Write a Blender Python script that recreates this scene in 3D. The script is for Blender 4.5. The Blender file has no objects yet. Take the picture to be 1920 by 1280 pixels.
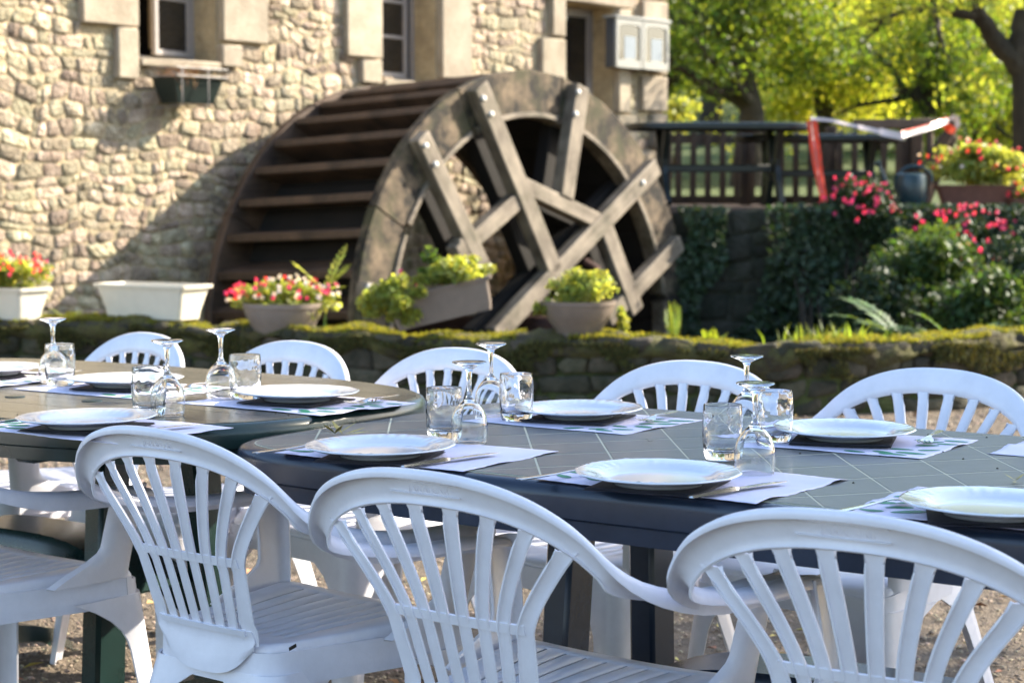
import bpy, bmesh, math, random
import numpy as np
from mathutils import Vector, Matrix, noise
random.seed(7); RNG = np.random.default_rng(7)
R = math.radians
SC = bpy.context.scene
COL = SC.collection

# ------------------------------------------------------------------ camera, world, sun, exposure
CAM_H, PITCH, FPX = 1.19, math.atan(280/3600), 3600.0
cd = bpy.data.cameras.new('camera'); cam = bpy.data.objects.new('camera', cd); COL.objects.link(cam)
cam.location = (0, 0, CAM_H); cam.rotation_euler = (R(90) - PITCH, 0, 0)
cd.lens = 36*FPX/1920; cd.sensor_width = 36; cd.clip_end = 400; cd.clip_start = .1
cd.dof.use_dof = True; cd.dof.focus_distance = 3.25; cd.dof.aperture_fstop = 6.8
SC.camera = cam
SUN_DIR = Vector((.79, .33, .52)).normalized()          # towards the sun: from the right, a little behind the mill
SUN_EL = math.asin(SUN_DIR.z)
w = bpy.data.worlds.new('World'); SC.world = w; w.use_nodes = True
nt = w.node_tree; bg = nt.nodes['Background']
sky = nt.nodes.new('ShaderNodeTexSky'); sky.sky_type = 'NISHITA'; sky.sun_disc = False
sky.sun_elevation = SUN_EL; sky.sun_rotation = math.atan2(SUN_DIR.x, SUN_DIR.y)
sky.air_density = 1.0; sky.dust_density = 1.2; sky.ozone_density = 1.0
nt.links.new(sky.outputs[0], bg.inputs[0]); bg.inputs[1].default_value = .15
sd = bpy.data.lights.new('sun', 'SUN'); so = bpy.data.objects.new('sun', sd); COL.objects.link(so)
sd.energy = 5.0; sd.angle = R(.53); sd.color = (1, .90, .74)
so.rotation_euler = SUN_DIR.to_track_quat('Z', 'Y').to_euler()
SC.view_settings.view_transform = 'Standard'; SC.view_settings.look = 'None'
SC.view_settings.exposure = 1.60; SC.view_settings.gamma = 1; SC.view_settings.use_curve_mapping = False
SC.cycles.use_denoising = True
SC.cycles.max_bounces = 10; SC.cycles.transmission_bounces = 10; SC.cycles.transparent_max_bounces = 8
SC.cycles.sample_clamp_indirect = 6; SC.cycles.caustics_reflective = False; SC.cycles.caustics_refractive = True
SC.cycles.use_adaptive_sampling = True; SC.cycles.adaptive_threshold = .02

# ------------------------------------------------------------------ pixel -> ray helpers (photo pixels, 1920x1280)
CO = Vector((0, 0, CAM_H))
def ray(x, y):
    return Vector(((x-960), FPX*math.cos(PITCH) + (640-y)*math.sin(PITCH), -FPX*math.sin(PITCH) + (640-y)*math.cos(PITCH)))
def at(x, y, Y):                       # point on the pixel's ray at world depth Y
    d = ray(x, y); return CO + d*(Y/d.y)
def onz(x, y, z):                      # point on the pixel's ray at height z
    d = ray(x, y); return CO + d*((z-CAM_H)/d.z)
def onplane(x, y, p0, n):
    d = ray(x, y); return CO + d*((p0-CO).dot(n)/d.dot(n))

# ------------------------------------------------------------------ materials
def rgba(c): return (c[0], c[1], c[2], 1)
def mat(name, col, rough=.5, var=.0, vscale=8, bump=0, bscale=60, spec=.5, metal=0, island=0, col2=None, coat=0, detail=4, bdist=.004, trans=0, obj_coord=True, sheen=0, rvar=0):
    m = bpy.data.materials.new(name); m.use_nodes = True
    n = m.node_tree.nodes; l = m.node_tree.links; b = n['Principled BSDF']
    b.inputs['Base Color'].default_value = rgba(col); b.inputs['Roughness'].default_value = rough
    b.inputs['Specular IOR Level'].default_value = spec; b.inputs['Metallic'].default_value = metal
    b.inputs['Coat Weight'].default_value = coat; b.inputs['Coat Roughness'].default_value = .12
    tc = n.new('ShaderNodeTexCoord'); vec = tc.outputs['Object']
    if not obj_coord:
        g = n.new('ShaderNodeNewGeometry'); vec = g.outputs['Position']
    out = None
    if var or col2:
        t = n.new('ShaderNodeTexNoise'); t.inputs['Scale'].default_value = vscale; t.inputs['Detail'].default_value = detail
        t.inputs['Roughness'].default_value = .65
        l.new(vec, t.inputs['Vector'])
        r = n.new('ShaderNodeValToRGB'); r.color_ramp.elements[0].position = .32; r.color_ramp.elements[1].position = .68
        c2 = col2 or tuple(c*(1-var) for c in col)
        r.color_ramp.elements[0].color = rgba(c2); r.color_ramp.elements[1].color = rgba(tuple(min(1, c*(1+var)) for c in col) if not col2 else col)
        l.new(t.outputs['Fac'], r.inputs['Fac']); out = r.outputs['Color']
        if rvar:
            mr = n.new('ShaderNodeMapRange'); mr.inputs[3].default_value = rough-rvar; mr.inputs[4].default_value = rough+rvar
            l.new(t.outputs['Fac'], mr.inputs[0]); l.new(mr.outputs[0], b.inputs['Roughness'])
    if island:
        g2 = n.new('ShaderNodeNewGeometry')
        h = n.new('ShaderNodeHueSaturation')
        mr = n.new('ShaderNodeMapRange'); mr.inputs[3].default_value = 1-island; mr.inputs[4].default_value = 1+island
        oi = n.new('ShaderNodeObjectInfo'); ad = n.new('ShaderNodeMath'); ad.operation = 'ADD'
        fr = n.new('ShaderNodeMath'); fr.operation = 'FRACT'
        l.new(g2.outputs['Random Per Island'], ad.inputs[0]); l.new(oi.outputs['Random'], ad.inputs[1]); l.new(ad.outputs[0], fr.inputs[0])
        l.new(fr.outputs[0], mr.inputs[0]); l.new(mr.outputs[0], h.inputs['Value'])
        m3 = n.new('ShaderNodeMath'); m3.operation = 'MULTIPLY'; m3.inputs[1].default_value = 7.31
        f3 = n.new('ShaderNodeMath'); f3.operation = 'FRACT'; l.new(fr.outputs[0], m3.inputs[0]); l.new(m3.outputs[0], f3.inputs[0])
        mh = n.new('ShaderNodeMapRange'); mh.inputs[3].default_value = .5-.035*island*2; mh.inputs[4].default_value = .5+.03*island*2
        l.new(f3.outputs[0], mh.inputs[0]); l.new(mh.outputs[0], h.inputs['Hue'])
        if out: l.new(out, h.inputs['Color'])
        else: h.inputs['Color'].default_value = rgba(col)
        out = h.outputs['Color']
    if out: l.new(out, b.inputs['Base Color'])
    if bump:
        t2 = n.new('ShaderNodeTexNoise'); t2.inputs['Scale'].default_value = bscale; t2.inputs['Detail'].default_value = 6
        l.new(vec, t2.inputs['Vector'])
        bp = n.new('ShaderNodeBump'); bp.inputs['Strength'].default_value = bump; bp.inputs['Distance'].default_value = bdist
        l.new(t2.outputs['Fac'], bp.inputs['Height']); l.new(bp.outputs[0], b.inputs['Normal'])
    if trans:
        tr = n.new('ShaderNodeBsdfTranslucent'); mx = n.new('ShaderNodeMixShader'); mx.inputs[0].default_value = trans
        if out: 
            gm = n.new('ShaderNodeMix'); gm.data_type = 'RGBA'; gm.blend_type = 'MULTIPLY'; gm.inputs[0].default_value = 1
            l.new(out, gm.inputs[6]); gm.inputs[7].default_value = (2.6, 2.2, .9, 1); l.new(gm.outputs[2], tr.inputs['Color'])
        else: tr.inputs['Color'].default_value = rgba(tuple(min(1, c*1.8) for c in col))
        l.new(b.outputs[0], mx.inputs[1]); l.new(tr.outputs[0], mx.inputs[2])
        l.new(mx.outputs[0], n['Material Output'].inputs['Surface'])
    return m

def wood_mat(name, c1, c2, rough=.7, sc=(2, 40, 40), bump=.4, lo=.36, hi=.64, moss=0):
    m = bpy.data.materials.new(name); m.use_nodes = True
    n = m.node_tree.nodes; l = m.node_tree.links; b = n['Principled BSDF']; b.inputs['Roughness'].default_value = rough
    tc = n.new('ShaderNodeTexCoord'); mp = n.new('ShaderNodeMapping'); mp.inputs['Scale'].default_value = sc
    oi = n.new('ShaderNodeObjectInfo'); cb = n.new('ShaderNodeCombineXYZ'); l.new(oi.outputs['Random'], cb.inputs[0])
    va = n.new('ShaderNodeVectorMath'); va.operation = 'SCALE'; va.inputs[3].default_value = 60; l.new(cb.outputs[0], va.inputs[0])
    l.new(va.outputs[0], mp.inputs['Location'])
    l.new(tc.outputs['Object'], mp.inputs['Vector'])
    t = n.new('ShaderNodeTexNoise'); t.inputs['Scale'].default_value = 1; t.inputs['Detail'].default_value = 6; t.inputs['Roughness'].default_value = .7
    l.new(mp.outputs[0], t.inputs['Vector'])
    t2 = n.new('ShaderNodeTexNoise'); t2.inputs['Scale'].default_value = 4; t2.inputs['Detail'].default_value = 5; l.new(tc.outputs['Object'], t2.inputs['Vector'])
    ad = n.new('ShaderNodeMath'); ad.operation = 'MULTIPLY_ADD'; ad.inputs[1].default_value = .45
    mu = n.new('ShaderNodeMath'); mu.operation = 'MULTIPLY'; mu.inputs[1].default_value = .55
    l.new(t2.outputs['Fac'], mu.inputs[0]); l.new(t.outputs['Fac'], ad.inputs[0]); l.new(mu.outputs[0], ad.inputs[2])
    r = n.new('ShaderNodeValToRGB'); r.color_ramp.elements[0].position = lo; r.color_ramp.elements[1].position = hi
    r.color_ramp.elements[0].color = rgba(c1); r.color_ramp.elements[1].color = rgba(c2)
    l.new(ad.outputs[0], r.inputs['Fac']); rout = r.outputs[0]
    if moss:
        t3 = n.new('ShaderNodeTexNoise'); t3.inputs['Scale'].default_value = 2.2; t3.inputs['Detail'].default_value = 8; t3.inputs['Roughness'].default_value = .7
        l.new(mp.outputs[0], t3.inputs['Vector']); mp3 = n.new('ShaderNodeMapping'); mp3.inputs['Scale'].default_value = (1, 1, 1); l.new(tc.outputs['Object'], mp3.inputs['Vector']); l.new(va.outputs[0], mp3.inputs['Location']); l.new(mp3.outputs[0], t3.inputs['Vector'])
        r3 = n.new('ShaderNodeValToRGB'); r3.color_ramp.elements[0].position = .50; r3.color_ramp.elements[1].position = .60; r3.color_ramp.elements[0].color = (0, 0, 0, 1); r3.color_ramp.elements[1].color = (moss, moss, moss, 1)
        l.new(t3.outputs['Fac'], r3.inputs['Fac']); mx = n.new('ShaderNodeMix'); mx.data_type = 'RGBA'; l.new(r3.outputs[0], mx.inputs[0]); l.new(rout, mx.inputs[6]); mx.inputs[7].default_value = (.045, .042, .016, 1); rout = mx.outputs[2]
    l.new(rout, b.inputs['Base Color'])
    bp = n.new('ShaderNodeBump'); bp.inputs['Strength'].default_value = bump; bp.inputs['Distance'].default_value = .01
    l.new(ad.outputs[0], bp.inputs['Height']); l.new(bp.outputs[0], b.inputs['Normal'])
    return m

def glass_mat(name, col=(1, 1, 1), ior=1.47, rough=0.0, bump=0, bscale=30):
    m = bpy.data.materials.new(name); m.use_nodes = True
    n = m.node_tree.nodes; l = m.node_tree.links
    g = n.new('ShaderNodeBsdfGlass'); g.inputs['IOR'].default_value = ior; g.inputs['Color'].default_value = rgba(col); g.inputs['Roughness'].default_value = rough
    if bump:
        tc = n.new('ShaderNodeTexCoord'); t2 = n.new('ShaderNodeTexNoise'); t2.inputs['Scale'].default_value = bscale; t2.inputs['Detail'].default_value = 1
        l.new(tc.outputs['Object'], t2.inputs['Vector'])
        bp = n.new('ShaderNodeBump'); bp.inputs['Strength'].default_value = bump; bp.inputs['Distance'].default_value = .004
        l.new(t2.outputs['Fac'], bp.inputs['Height']); l.new(bp.outputs[0], g.inputs['Normal'])
    l.new(g.outputs[0], n['Material Output'].inputs['Surface']); return m

M = {}
M['plastic'] = mat('shade_tinted_plastic', (.75, .745, .805), .34, var=.075, vscale=11, detail=9, bump=.06, bscale=220, rvar=.08)  # white plastic, with the blue of the shade put into its tint
M['tabletop'] = mat('tile_plastic', (.095, .10, .095), .42, var=.12, vscale=30, bump=.3, bscale=300, bdist=.001, coat=.15)
M['tabledark'] = mat('sky_tinted_green_plastic', (.016, .026, .045), .27, var=.2, vscale=8, bump=.1, bscale=200, bdist=.001)  # green plastic with the sky's blue reflection put into its colour
M['tabledark2'] = mat('deep_green_plastic', (.010, .026, .023), .27, var=.2, vscale=8, bump=.1, bscale=200, bdist=.001)
M['grout'] = mat('pale_groove', (.50, .49, .36), .7)
M['plank'] = wood_mat('brown_green_plastic', (.066, .068, .056), (.105, .10, .078), .2, (3, 60, 3), .05)
M['porcelain'] = mat('porcelain', (.66, .68, .71), .12, coat=.6, spec=.6)
M['porcelain_relief'] = M['porcelain']
M['napkin'] = mat('black_paper', (.012, .012, .022), .6, bump=.4, bscale=400, bdist=.001)
M['mat'] = mat('shade_tinted_paper', (.74, .71, .86), .7, bump=.5, bscale=250, bdist=.0008)  # white paper; lavender cast of the blue shade is in the colour
M['leafprint'] = mat('green_print', (.03, .24, .12), .6)
M['steel'] = mat('steel', (.62, .60, .56), .18, metal=1)
M['glass'] = glass_mat('clear_glass', (.985, .99, .995), 1.48)
M['glasswavy'] = glass_mat('wavy_glass', (.985, .99, .995), 1.48, bump=.7, bscale=45)
M['stone'] = mat('cream_rubble', (.56, .47, .335), .88, col2=(.24, .18, .11), vscale=12, bump=1, bscale=30, bdist=.05, island=.40, obj_coord=False, detail=7)  # warm cream rubble, tone varying from stone to stone
M['mortar'] = mat('mortar', (.42, .335, .205), .95, var=.25, vscale=5, bump=1, bscale=30, bdist=.03, obj_coord=False)
M['ashlar'] = mat('dressed_stone', (.45, .375, .28), .85, col2=(.25, .20, .14), vscale=3, bump=.8, bscale=50, bdist=.01, island=.1, obj_coord=False, detail=8)
M['darkstone'] = mat('dark_stone', (.05, .045, .032), .9, col2=(.018, .022, .011), vscale=6, bump=1, bscale=18, bdist=.03, island=.35, obj_coord=False)  # very dark stone, mottled with a greenish tone
M['lowstone'] = mat('low_wall_stone', (.085, .068, .044), .9, col2=(.022, .024, .010), vscale=7, bump=1, bscale=25, bdist=.02, island=.35, obj_coord=False)
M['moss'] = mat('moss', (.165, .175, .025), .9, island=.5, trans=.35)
M['mossfront'] = mat('shade_toned_moss', (.075, .075, .018), .9, island=.6, trans=.2)  # darker copy of the moss, the front face's shade in its colour
M['mosscushion'] = mat('moss_cushion', (.12, .115, .025), .95, col2=(.045, .032, .016), vscale=6, bump=1, bscale=60, bdist=.03, obj_coord=False)
M['mossdark'] = mat('moss_body', (.05, .06, .015), .95, var=.5, vscale=6, bump=1, bscale=40, bdist=.02, obj_coord=False)
M['wheelwood'] = wood_mat('weathered_wood', (.008, .006, .0035), (.17, .122, .075), .9, (11, 11, 11), 1, .43, .60, .9)
M['beam'] = wood_mat('grey_beam', (.08, .06, .04), (.27, .22, .16), .75, (3, 30, 30), .6, .40, .62, .45)
M['paddle'] = wood_mat('brown_paddle', (.022, .013, .008), (.12, .07, .042), .7, (3, 50, 50), .6)
M['sole'] = wood_mat('shade_black_board', (.005, .004, .003), (.014, .010, .008), .9, (3, 50, 50), .4)  # near-black boards: shade inside the drum is put into the colour
M['iron'] = mat('rusty_iron', (.07, .035, .025), .7, var=.3, vscale=30, metal=.4)
M['bolt'] = mat('galvanised_bolt', (.55, .54, .50), .5, metal=.4)
M['winframe'] = mat('grey_paint', (.30, .27, .25), .45, var=.06, vscale=20)
M['winglass'] = mat('window_glass', (.012, .012, .012), .05, spec=.8)
M['dark'] = mat('dark_interior', (.006, .005, .005), .9)
M['curtain'] = mat('curtain', (.26, .20, .13), .9)
M['boxgreen'] = mat('window_box_green', (.016, .024, .020), .35, var=.2)
M['casegrey'] = mat('display_case_paint', (.30, .30, .28), .3, var=.06, vscale=30)
M['caseside'] = mat('display_case_side', (.06, .068, .08), .4)
M['casepaper'] = mat('case_sheet', (.20, .24, .28), .5)  # bluish grey stands in for the reflection on the panes
M['cream'] = mat('cream_plastic', (.78, .71, .58), .45, var=.05)
M['taupe'] = mat('taupe_plastic', (.27, .215, .18), .45, var=.1, bump=.1)
M['taupe_dark'] = mat('brown_plastic', (.20, .155, .125), .5, var=.12)
M['terracotta'] = mat('dark_terracotta', (.16, .062, .04), .6, var=.2)
M['soil'] = mat('soil', (.045, .03, .02), .95, var=.4)
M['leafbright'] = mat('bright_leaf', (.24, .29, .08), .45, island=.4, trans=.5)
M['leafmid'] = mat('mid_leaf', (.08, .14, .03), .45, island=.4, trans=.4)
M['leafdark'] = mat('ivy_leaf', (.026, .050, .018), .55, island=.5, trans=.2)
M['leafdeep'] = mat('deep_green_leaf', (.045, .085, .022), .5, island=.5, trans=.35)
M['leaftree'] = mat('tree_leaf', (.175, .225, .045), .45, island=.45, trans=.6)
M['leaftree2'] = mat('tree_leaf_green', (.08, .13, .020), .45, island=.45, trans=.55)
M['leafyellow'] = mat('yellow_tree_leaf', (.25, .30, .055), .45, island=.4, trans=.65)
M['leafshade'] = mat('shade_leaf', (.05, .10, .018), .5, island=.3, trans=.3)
M['flowerpink'] = mat('pink_petal', (.64, .05, .16), .5, island=.35, trans=.3)
M['flowerred'] = mat('red_petal', (.72, .06, .055), .5, island=.35, trans=.3)
M['flowerwhite'] = mat('white_petal', (.80, .72, .76), .5, island=.15, trans=.3)
M['bark'] = wood_mat('bark', (.018, .014, .009), (.058, .046, .028), .95, (20, 20, 5), 1)
M['lichenbark'] = wood_mat('lichen_bark', (.09, .09, .06), (.25, .24, .18), .95, (20, 20, 5), 1)
M['gravelbase'] = mat('gravel_ground', (.20, .155, .11), .95, col2=(.09, .068, .046), vscale=25, bump=1, bscale=90, bdist=.02, obj_coord=False, detail=8)
M['pebble'] = mat('pebble', (.28, .225, .165), .85, island=.6)
M['pitground'] = mat('pit_earth', (.03, .028, .018), .95, var=.4, vscale=3, bump=1, bscale=10, obj_coord=False)
M['grassground'] = mat('meadow', (.09, .12, .025), .95, col2=(.045, .07, .018), vscale=1.2, bump=1, bscale=20, bdist=.05, obj_coord=False)
M['grass'] = mat('grass_blade', (.16, .22, .03), .5, island=.4, trans=.45)
M['deck'] = wood_mat('deck_wood', (.06, .04, .03), (.16, .105, .07), .8, (3, 40, 40))
M['fence'] = wood_mat('fence_wood', (.025, .016, .010), (.095, .058, .034), .8, (40, 40, 3))
M['picnic'] = mat('dark_resin', (.008, .014, .012), .4, var=.2)
M['can'] = mat('blue_green_can', (.012, .035, .045), .3, var=.15)
M['tape_r'] = mat('red_tape', (.78, .075, .02), .35, trans=.25)
M['tape_w'] = mat('white_tape', (.60, .50, .47), .35)
M['dryleaf'] = mat('dry_leaf', (.36, .20, .075), .7, island=.5)
M['yellowleaf'] = mat('yellow_leaf', (.50, .42, .10), .6, island=.3)
M['roof'] = mat('roof_tile', (.13, .07, .05), .8, var=.3)

# ------------------------------------------------------------------ object helpers
def link(o, parent=None):
    COL.objects.link(o)
    if parent is not None: o.parent = parent
    return o
def empty(name, loc=(0, 0, 0), rz=0, label=None, cat=None, group=None, kind=None):
    o = bpy.data.objects.new(name, None); o.empty_display_size = .1; COL.objects.link(o); o.location = loc
    o.rotation_euler = (0, 0, rz); tag(o, label, cat, group, kind); return o
def tag(o, label=None, cat=None, group=None, kind=None):
    if label: o['label'] = label
    if cat: o['category'] = cat
    if group: o['group'] = group
    if kind: o['kind'] = kind
    return o
def mesh(name, V, F, m, parent=None, smooth=True, mats=None, fm=None):
    me = bpy.data.meshes.new(name); me.from_pydata([tuple(v) for v in V], [], [tuple(f) for f in F])
    for mm in (mats or [m]): me.materials.append(mm)
    if fm is not None: me.polygons.foreach_set('material_index', fm)
    if smooth: me.polygons.foreach_set('use_smooth', [True]*len(me.polygons))
    me.update(); return link(bpy.data.objects.new(name, me), parent)
class MB:
    def __init__(s): s.V = []; s.F = []
    def add(s, V, F):
        k = len(s.V); s.V += [Vector(v) for v in V]; s.F += [tuple(i+k for i in f) for f in F]; return s
    def box(s, c, d, rot=None, bev=0):
        hx, hy, hz = d[0]/2, d[1]/2, d[2]/2
        if bev:
            b = bev; pts = []
            for (x, y, z) in [(sx, sy, sz) for sx in (-1, 1) for sy in (-1, 1) for sz in (-1, 1)]:
                pts += [Vector((x*(hx-b), y*(hy-b), z*hz)), Vector((x*(hx-b), y*hy, z*(hz-b))), Vector((x*hx, y*(hy-b), z*(hz-b)))]
            bm = bmesh.new(); vs = [bm.verts.new(p) for p in pts]; bmesh.ops.convex_hull(bm, input=vs)
            bmesh.ops.recalc_face_normals(bm, faces=bm.faces); bm.verts.index_update()
            V = [v.co.copy() for v in bm.verts]; F = [[v.index for v in f.verts] for f in bm.faces]; bm.free()
        else:
            V = [Vector((x*hx, y*hy, z*hz)) for x in (-1, 1) for y in (-1, 1) for z in (-1, 1)]
            F = [(0, 1, 3, 2), (4, 6, 7, 5), (0, 4, 5, 1), (2, 3, 7, 6), (0, 2, 6, 4), (1, 5, 7, 3)]
        c = Vector(c)
        V = [(rot @ v if rot else v) + c for v in V]
        return s.add(V, F)
    def beam(s, p, q, wd, th, up=Vector((0, 1, 0)), bev=0):    # length along p-q, width wd, thickness th along 'up'
        p = Vector(p); q = Vector(q); d = (q-p); L = d.length; d.normalize()
        a = d.cross(up).normalized(); u = a.cross(d).normalized()
        rot = Matrix((d, a, u)).transposed(); return s.box((p+q)/2, (L, wd, th), rot, bev)
    def tube(s, pts, rad, n=8, cap=True):
        pts = [Vector(p) for p in pts]; rad = rad if hasattr(rad, '__len__') else [rad]*len(pts)
        V = []; F = []
        ref = Vector((0, 0, 1))
        for i, p in enumerate(pts):
            d = (pts[min(i+1, len(pts)-1)] - pts[max(i-1, 0)]).normalized()
            r0 = ref if abs(d.dot(ref)) < .95 else Vector((1, 0, 0))
            a = d.cross(r0).normalized(); b = a.cross(d)
            for k in range(n):
                t = 2*math.pi*k/n; V.append(p + (a*math.cos(t)+b*math.sin(t))*rad[i])
        for i in range(len(pts)-1):
            for k in range(n):
                F.append((i*n+k, i*n+(k+1) % n, (i+1)*n+(k+1) % n, (i+1)*n+k))
        if cap: F.append(tuple(range(n-1, -1, -1))); F.append(tuple((len(pts)-1)*n+k for k in range(n)))
        return s.add(V, F)
    def lathe(s, prof, n=32, c=(0, 0, 0), closed=False, fn=None):
        V = []; F = []; c = Vector(c)
        for (r, z) in prof:
            for k in range(n):
                t = 2*math.pi*k/n
                rr, zz = (r, z) if fn is None else fn(r, z, t)
                V.append(c+Vector((rr*math.cos(t), rr*math.sin(t), zz)))
        m = len(prof)
        for i in range(m if closed else m-1):
            j = (i+1) % m
            for k in range(n):
                F.append((i*n+k, i*n+(k+1) % n, j*n+(k+1) % n, j*n+k))
        return s.add(V, F)
    def sheet(s, P, th, flip=False):    # P: rows of Vectors; closed thick shell
        P = [[Vector(v) for v in row] for row in P]; a = len(P); b = len(P[0]); N = []
        for i in range(a):
            for j in range(b):
                du = P[min(i+1, a-1)][j]-P[max(i-1, 0)][j]; dv = P[i][min(j+1, b-1)]-P[i][max(j-1, 0)]
                n = du.cross(dv); n = n.normalized() if n.length > 1e-12 else Vector((0, 0, 1)); N.append(-n if flip else n)
        V = [P[i][j] for i in range(a) for j in range(b)]
        V2 = [v - n*th for v, n in zip(V, N)]; k = a*b; F = []
        for i in range(a-1):
            for j in range(b-1):
                q = (i*b+j, (i+1)*b+j, (i+1)*b+j+1, i*b+j+1)
                F.append(q if not flip else q[::-1]); r = tuple(x+k for x in q[::-1]); F.append(r if not flip else r[::-1])
        edge = [i*b for i in range(a)] + [(a-1)*b+j for j in range(1, b)] + [i*b+b-1 for i in range(a-2, -1, -1)] + [j for j in range(b-2, 0, -1)]
        for x, y in zip(edge, edge[1:]+edge[:1]):
            q = (x, x+k, y+k, y); F.append(q if flip else q[::-1])
        return s.add(V+V2, F)
    def prism(s, poly, z0, z1):
        n = len(poly); V = [Vector((p[0], p[1], z0)) for p in poly]+[Vector((p[0], p[1], z1)) for p in poly]
        F = [tuple(range(n-1, -1, -1)), tuple(range(n, 2*n))]+[(i, (i+1) % n, n+(i+1) % n, n+i) for i in range(n)]
        return s.add(V, F)
    def build(s, name, m, parent=None, smooth=True, bevel=0, autos=None):
        o = mesh(name, s.V, s.F, m, parent, smooth)
        if bevel:
            md = o.modifiers.new('Bevel', 'BEVEL'); md.width = bevel; md.segments = 2; md.limit_method = 'ANGLE'; md.angle_limit = R(50)
        if smooth: o.data.set_sharp_from_angle(angle=R(autos or 40))
        return o
def copy_tree(o, parent=None):
    c = o.copy(); COL.objects.link(c)
    if parent is not None: c.parent = parent
    for ch in list(o.children): copy_tree(ch, c)
    return c
def set_part_transform(o, mat4): o.matrix_local = mat4

def leaf_arrays(C, D, N, L, W, fold=.25):
    """C centres, D length dirs, N normals, L lengths, W widths -> verts, quads (two folded triangles as one 4-gon each split)."""
    S = np.cross(D, N); S /= np.linalg.norm(S, axis=1, keepdims=True)+1e-9
    base = C - D*L[:, None]*.5; tip = C + D*L[:, None]*.5
    up = N*(W*fold)[:, None]
    l = C - S*(W*.5)[:, None] + up + D*L[:, None]*-.06; r = C + S*(W*.5)[:, None] + up + D*L[:, None]*-.06
    V = np.stack([base, r, tip, l], 1).reshape(-1, 3)
    n = len(C); k = np.arange(n)[:, None]*4
    F = np.concatenate([k+np.array([[0, 1, 2]]), k+np.array([[0, 2, 3]])], 1).reshape(-1, 3)
    return V, F
def npmesh(name, V, F, m, parent=None, smooth=False):
    me = bpy.data.meshes.new(name); me.vertices.add(len(V)); me.vertices.foreach_set('co', np.asarray(V, np.float32).ravel())
    k = F.shape[1]; me.loops.add(F.size); me.loops.foreach_set('vertex_index', F.ravel().astype(np.int32))
    me.polygons.add(len(F)); me.polygons.foreach_set('loop_start', np.arange(0, F.size, k, dtype=np.int32)); me.polygons.foreach_set('loop_total', np.full(len(F), k, np.int32))
    me.materials.append(m)
    if smooth: me.polygons.foreach_set('use_smooth', [True]*len(F))
    me.update(calc_edges=True); me.validate(); return link(bpy.data.objects.new(name, me), parent)
def unit(a): return a/(np.linalg.norm(a, axis=1, keepdims=True)+1e-9)
def leaves(name, C, size, m, parent=None, asp=.5, up=.3, jit=.35, fold=.25, droop=0):
    n = len(C); D = RNG.normal(size=(n, 3)); D[:, 2] -= droop; D = unit(D)
    N = RNG.normal(size=(n, 3)); N[:, 2] += up*3; N -= D*(N*D).sum(1, keepdims=True); N = unit(N)
    L = size*(1+jit*RNG.uniform(-1, 1, n)); V, F = leaf_arrays(C, D, N, L, L*asp, fold)
    return npmesh(name, V, F, m, parent)
def blob(n, c, r, k=14, sub=.35, shell=.55):
    """n points in k sub-clumps spread through the ellipsoid c, r."""
    c = np.array(c, float); r = np.array(r, float)
    d = unit(RNG.normal(size=(k, 3))); cc = d*(RNG.uniform(shell, 1, (k, 1)))*r*.8
    idx = RNG.integers(0, k, n); p = RNG.normal(size=(n, 3)); p = unit(p)*(RNG.uniform(0, 1, (n, 1))**.45)
    sc = RNG.uniform(.6, 1.25, (k, 1))[idx]
    return c + cc[idx] + p*r*sub*sc

# ================================================================== SETTING
# ground: gravel yard up to the mossy wall, pit behind it, terrace and meadow beyond
WALLPTS = [(-6.5, 12.6), (-3.3, 11.95), (-2.2, 11.85), (-1.3, 11.2), (-.75, 10.85), (.1, 10.55), (1.5, 10.15), (2.4, 10.45), (2.95, 10.8), (4.2, 11.6), (6.5, 12.6)]
def wally(x):
    for (a, b) in zip(WALLPTS, WALLPTS[1:]):
        if a[0] <= x <= b[0]: return a[1]+(b[1]-a[1])*(x-a[0])/(b[0]-a[0])
    return WALLPTS[0][1] if x < WALLPTS[0][0] else WALLPTS[-1][1]
def gridmesh(name, xs, ys, zf, m, kind='structure'):
    V = []; F = []
    for y in ys:
        for x in xs: V.append((x, y, zf(x, y)))
    n = len(xs)
    for j in range(len(ys)-1):
        for i in range(n-1): F.append((j*n+i, j*n+i+1, (j+1)*n+i+1, (j+1)*n+i))
    o = mesh(name, V, F, m); tag(o, kind=kind); return o
xs = [-60, -40, -25, -15, -10] + [i*.5 for i in range(-14, 15)] + [10, 15, 25, 40, 60]
V = []; F = []
ysn = [-40, -20, -10, -5, 0, 2, 4, 6, 8]
rows = []
for x in xs:
    yw = wally(x)+.15; rows.append([(x, y) for y in ysn]+[(x, yw)])
for r_ in rows:
    for (x, y) in r_: V.append((x, y, .012*noise.noise(Vector((x*.7, y*.7, 0)))))
n_ = len(rows[0])
for i in range(len(rows)-1):
    for j in range(n_-1): F.append((i*n_+j, (i+1)*n_+j, (i+1)*n_+j+1, i*n_+j+1))
tag(mesh('gravel_yard', V, F, M['gravelbase']), kind='structure')
V = []; F = []
for i, x in enumerate(xs):
    yw = wally(x)+.2
    for (y, z) in [(yw, .0), (yw+.15, -1.2), (yw+1, -2.0), (14, -2.1), (16, -2.15), (20.5, -2.1)]: V.append((x, y, z+.05*noise.noise(Vector((x, y, 3)))))
for i in range(len(xs)-1):
    for j in range(5): F.append((i*6+j, (i+1)*6+j, (i+1)*6+j+1, i*6+j+1))
tag(mesh('mill_race_bed', V, F, M['pitground']), kind='structure')
def meadow(x, y):
    if y < 20.6: return 1.03
    return 1.03 + .05*(y-20.6) + .5*noise.noise(Vector((x*.08, y*.08, 5)))*min(1, (y-20.6)/10) + max(0, y-45)*.12
gridmesh('meadow', [-150, -80, -50, -30, -20]+list(range(-14, 31, 2))+[36, 45, 60, 90, 150], [20.4, 20.6, 22, 24, 26, 28, 30, 34, 38, 42, 48, 56, 70, 100, 160], meadow, M['grassground'])

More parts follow.
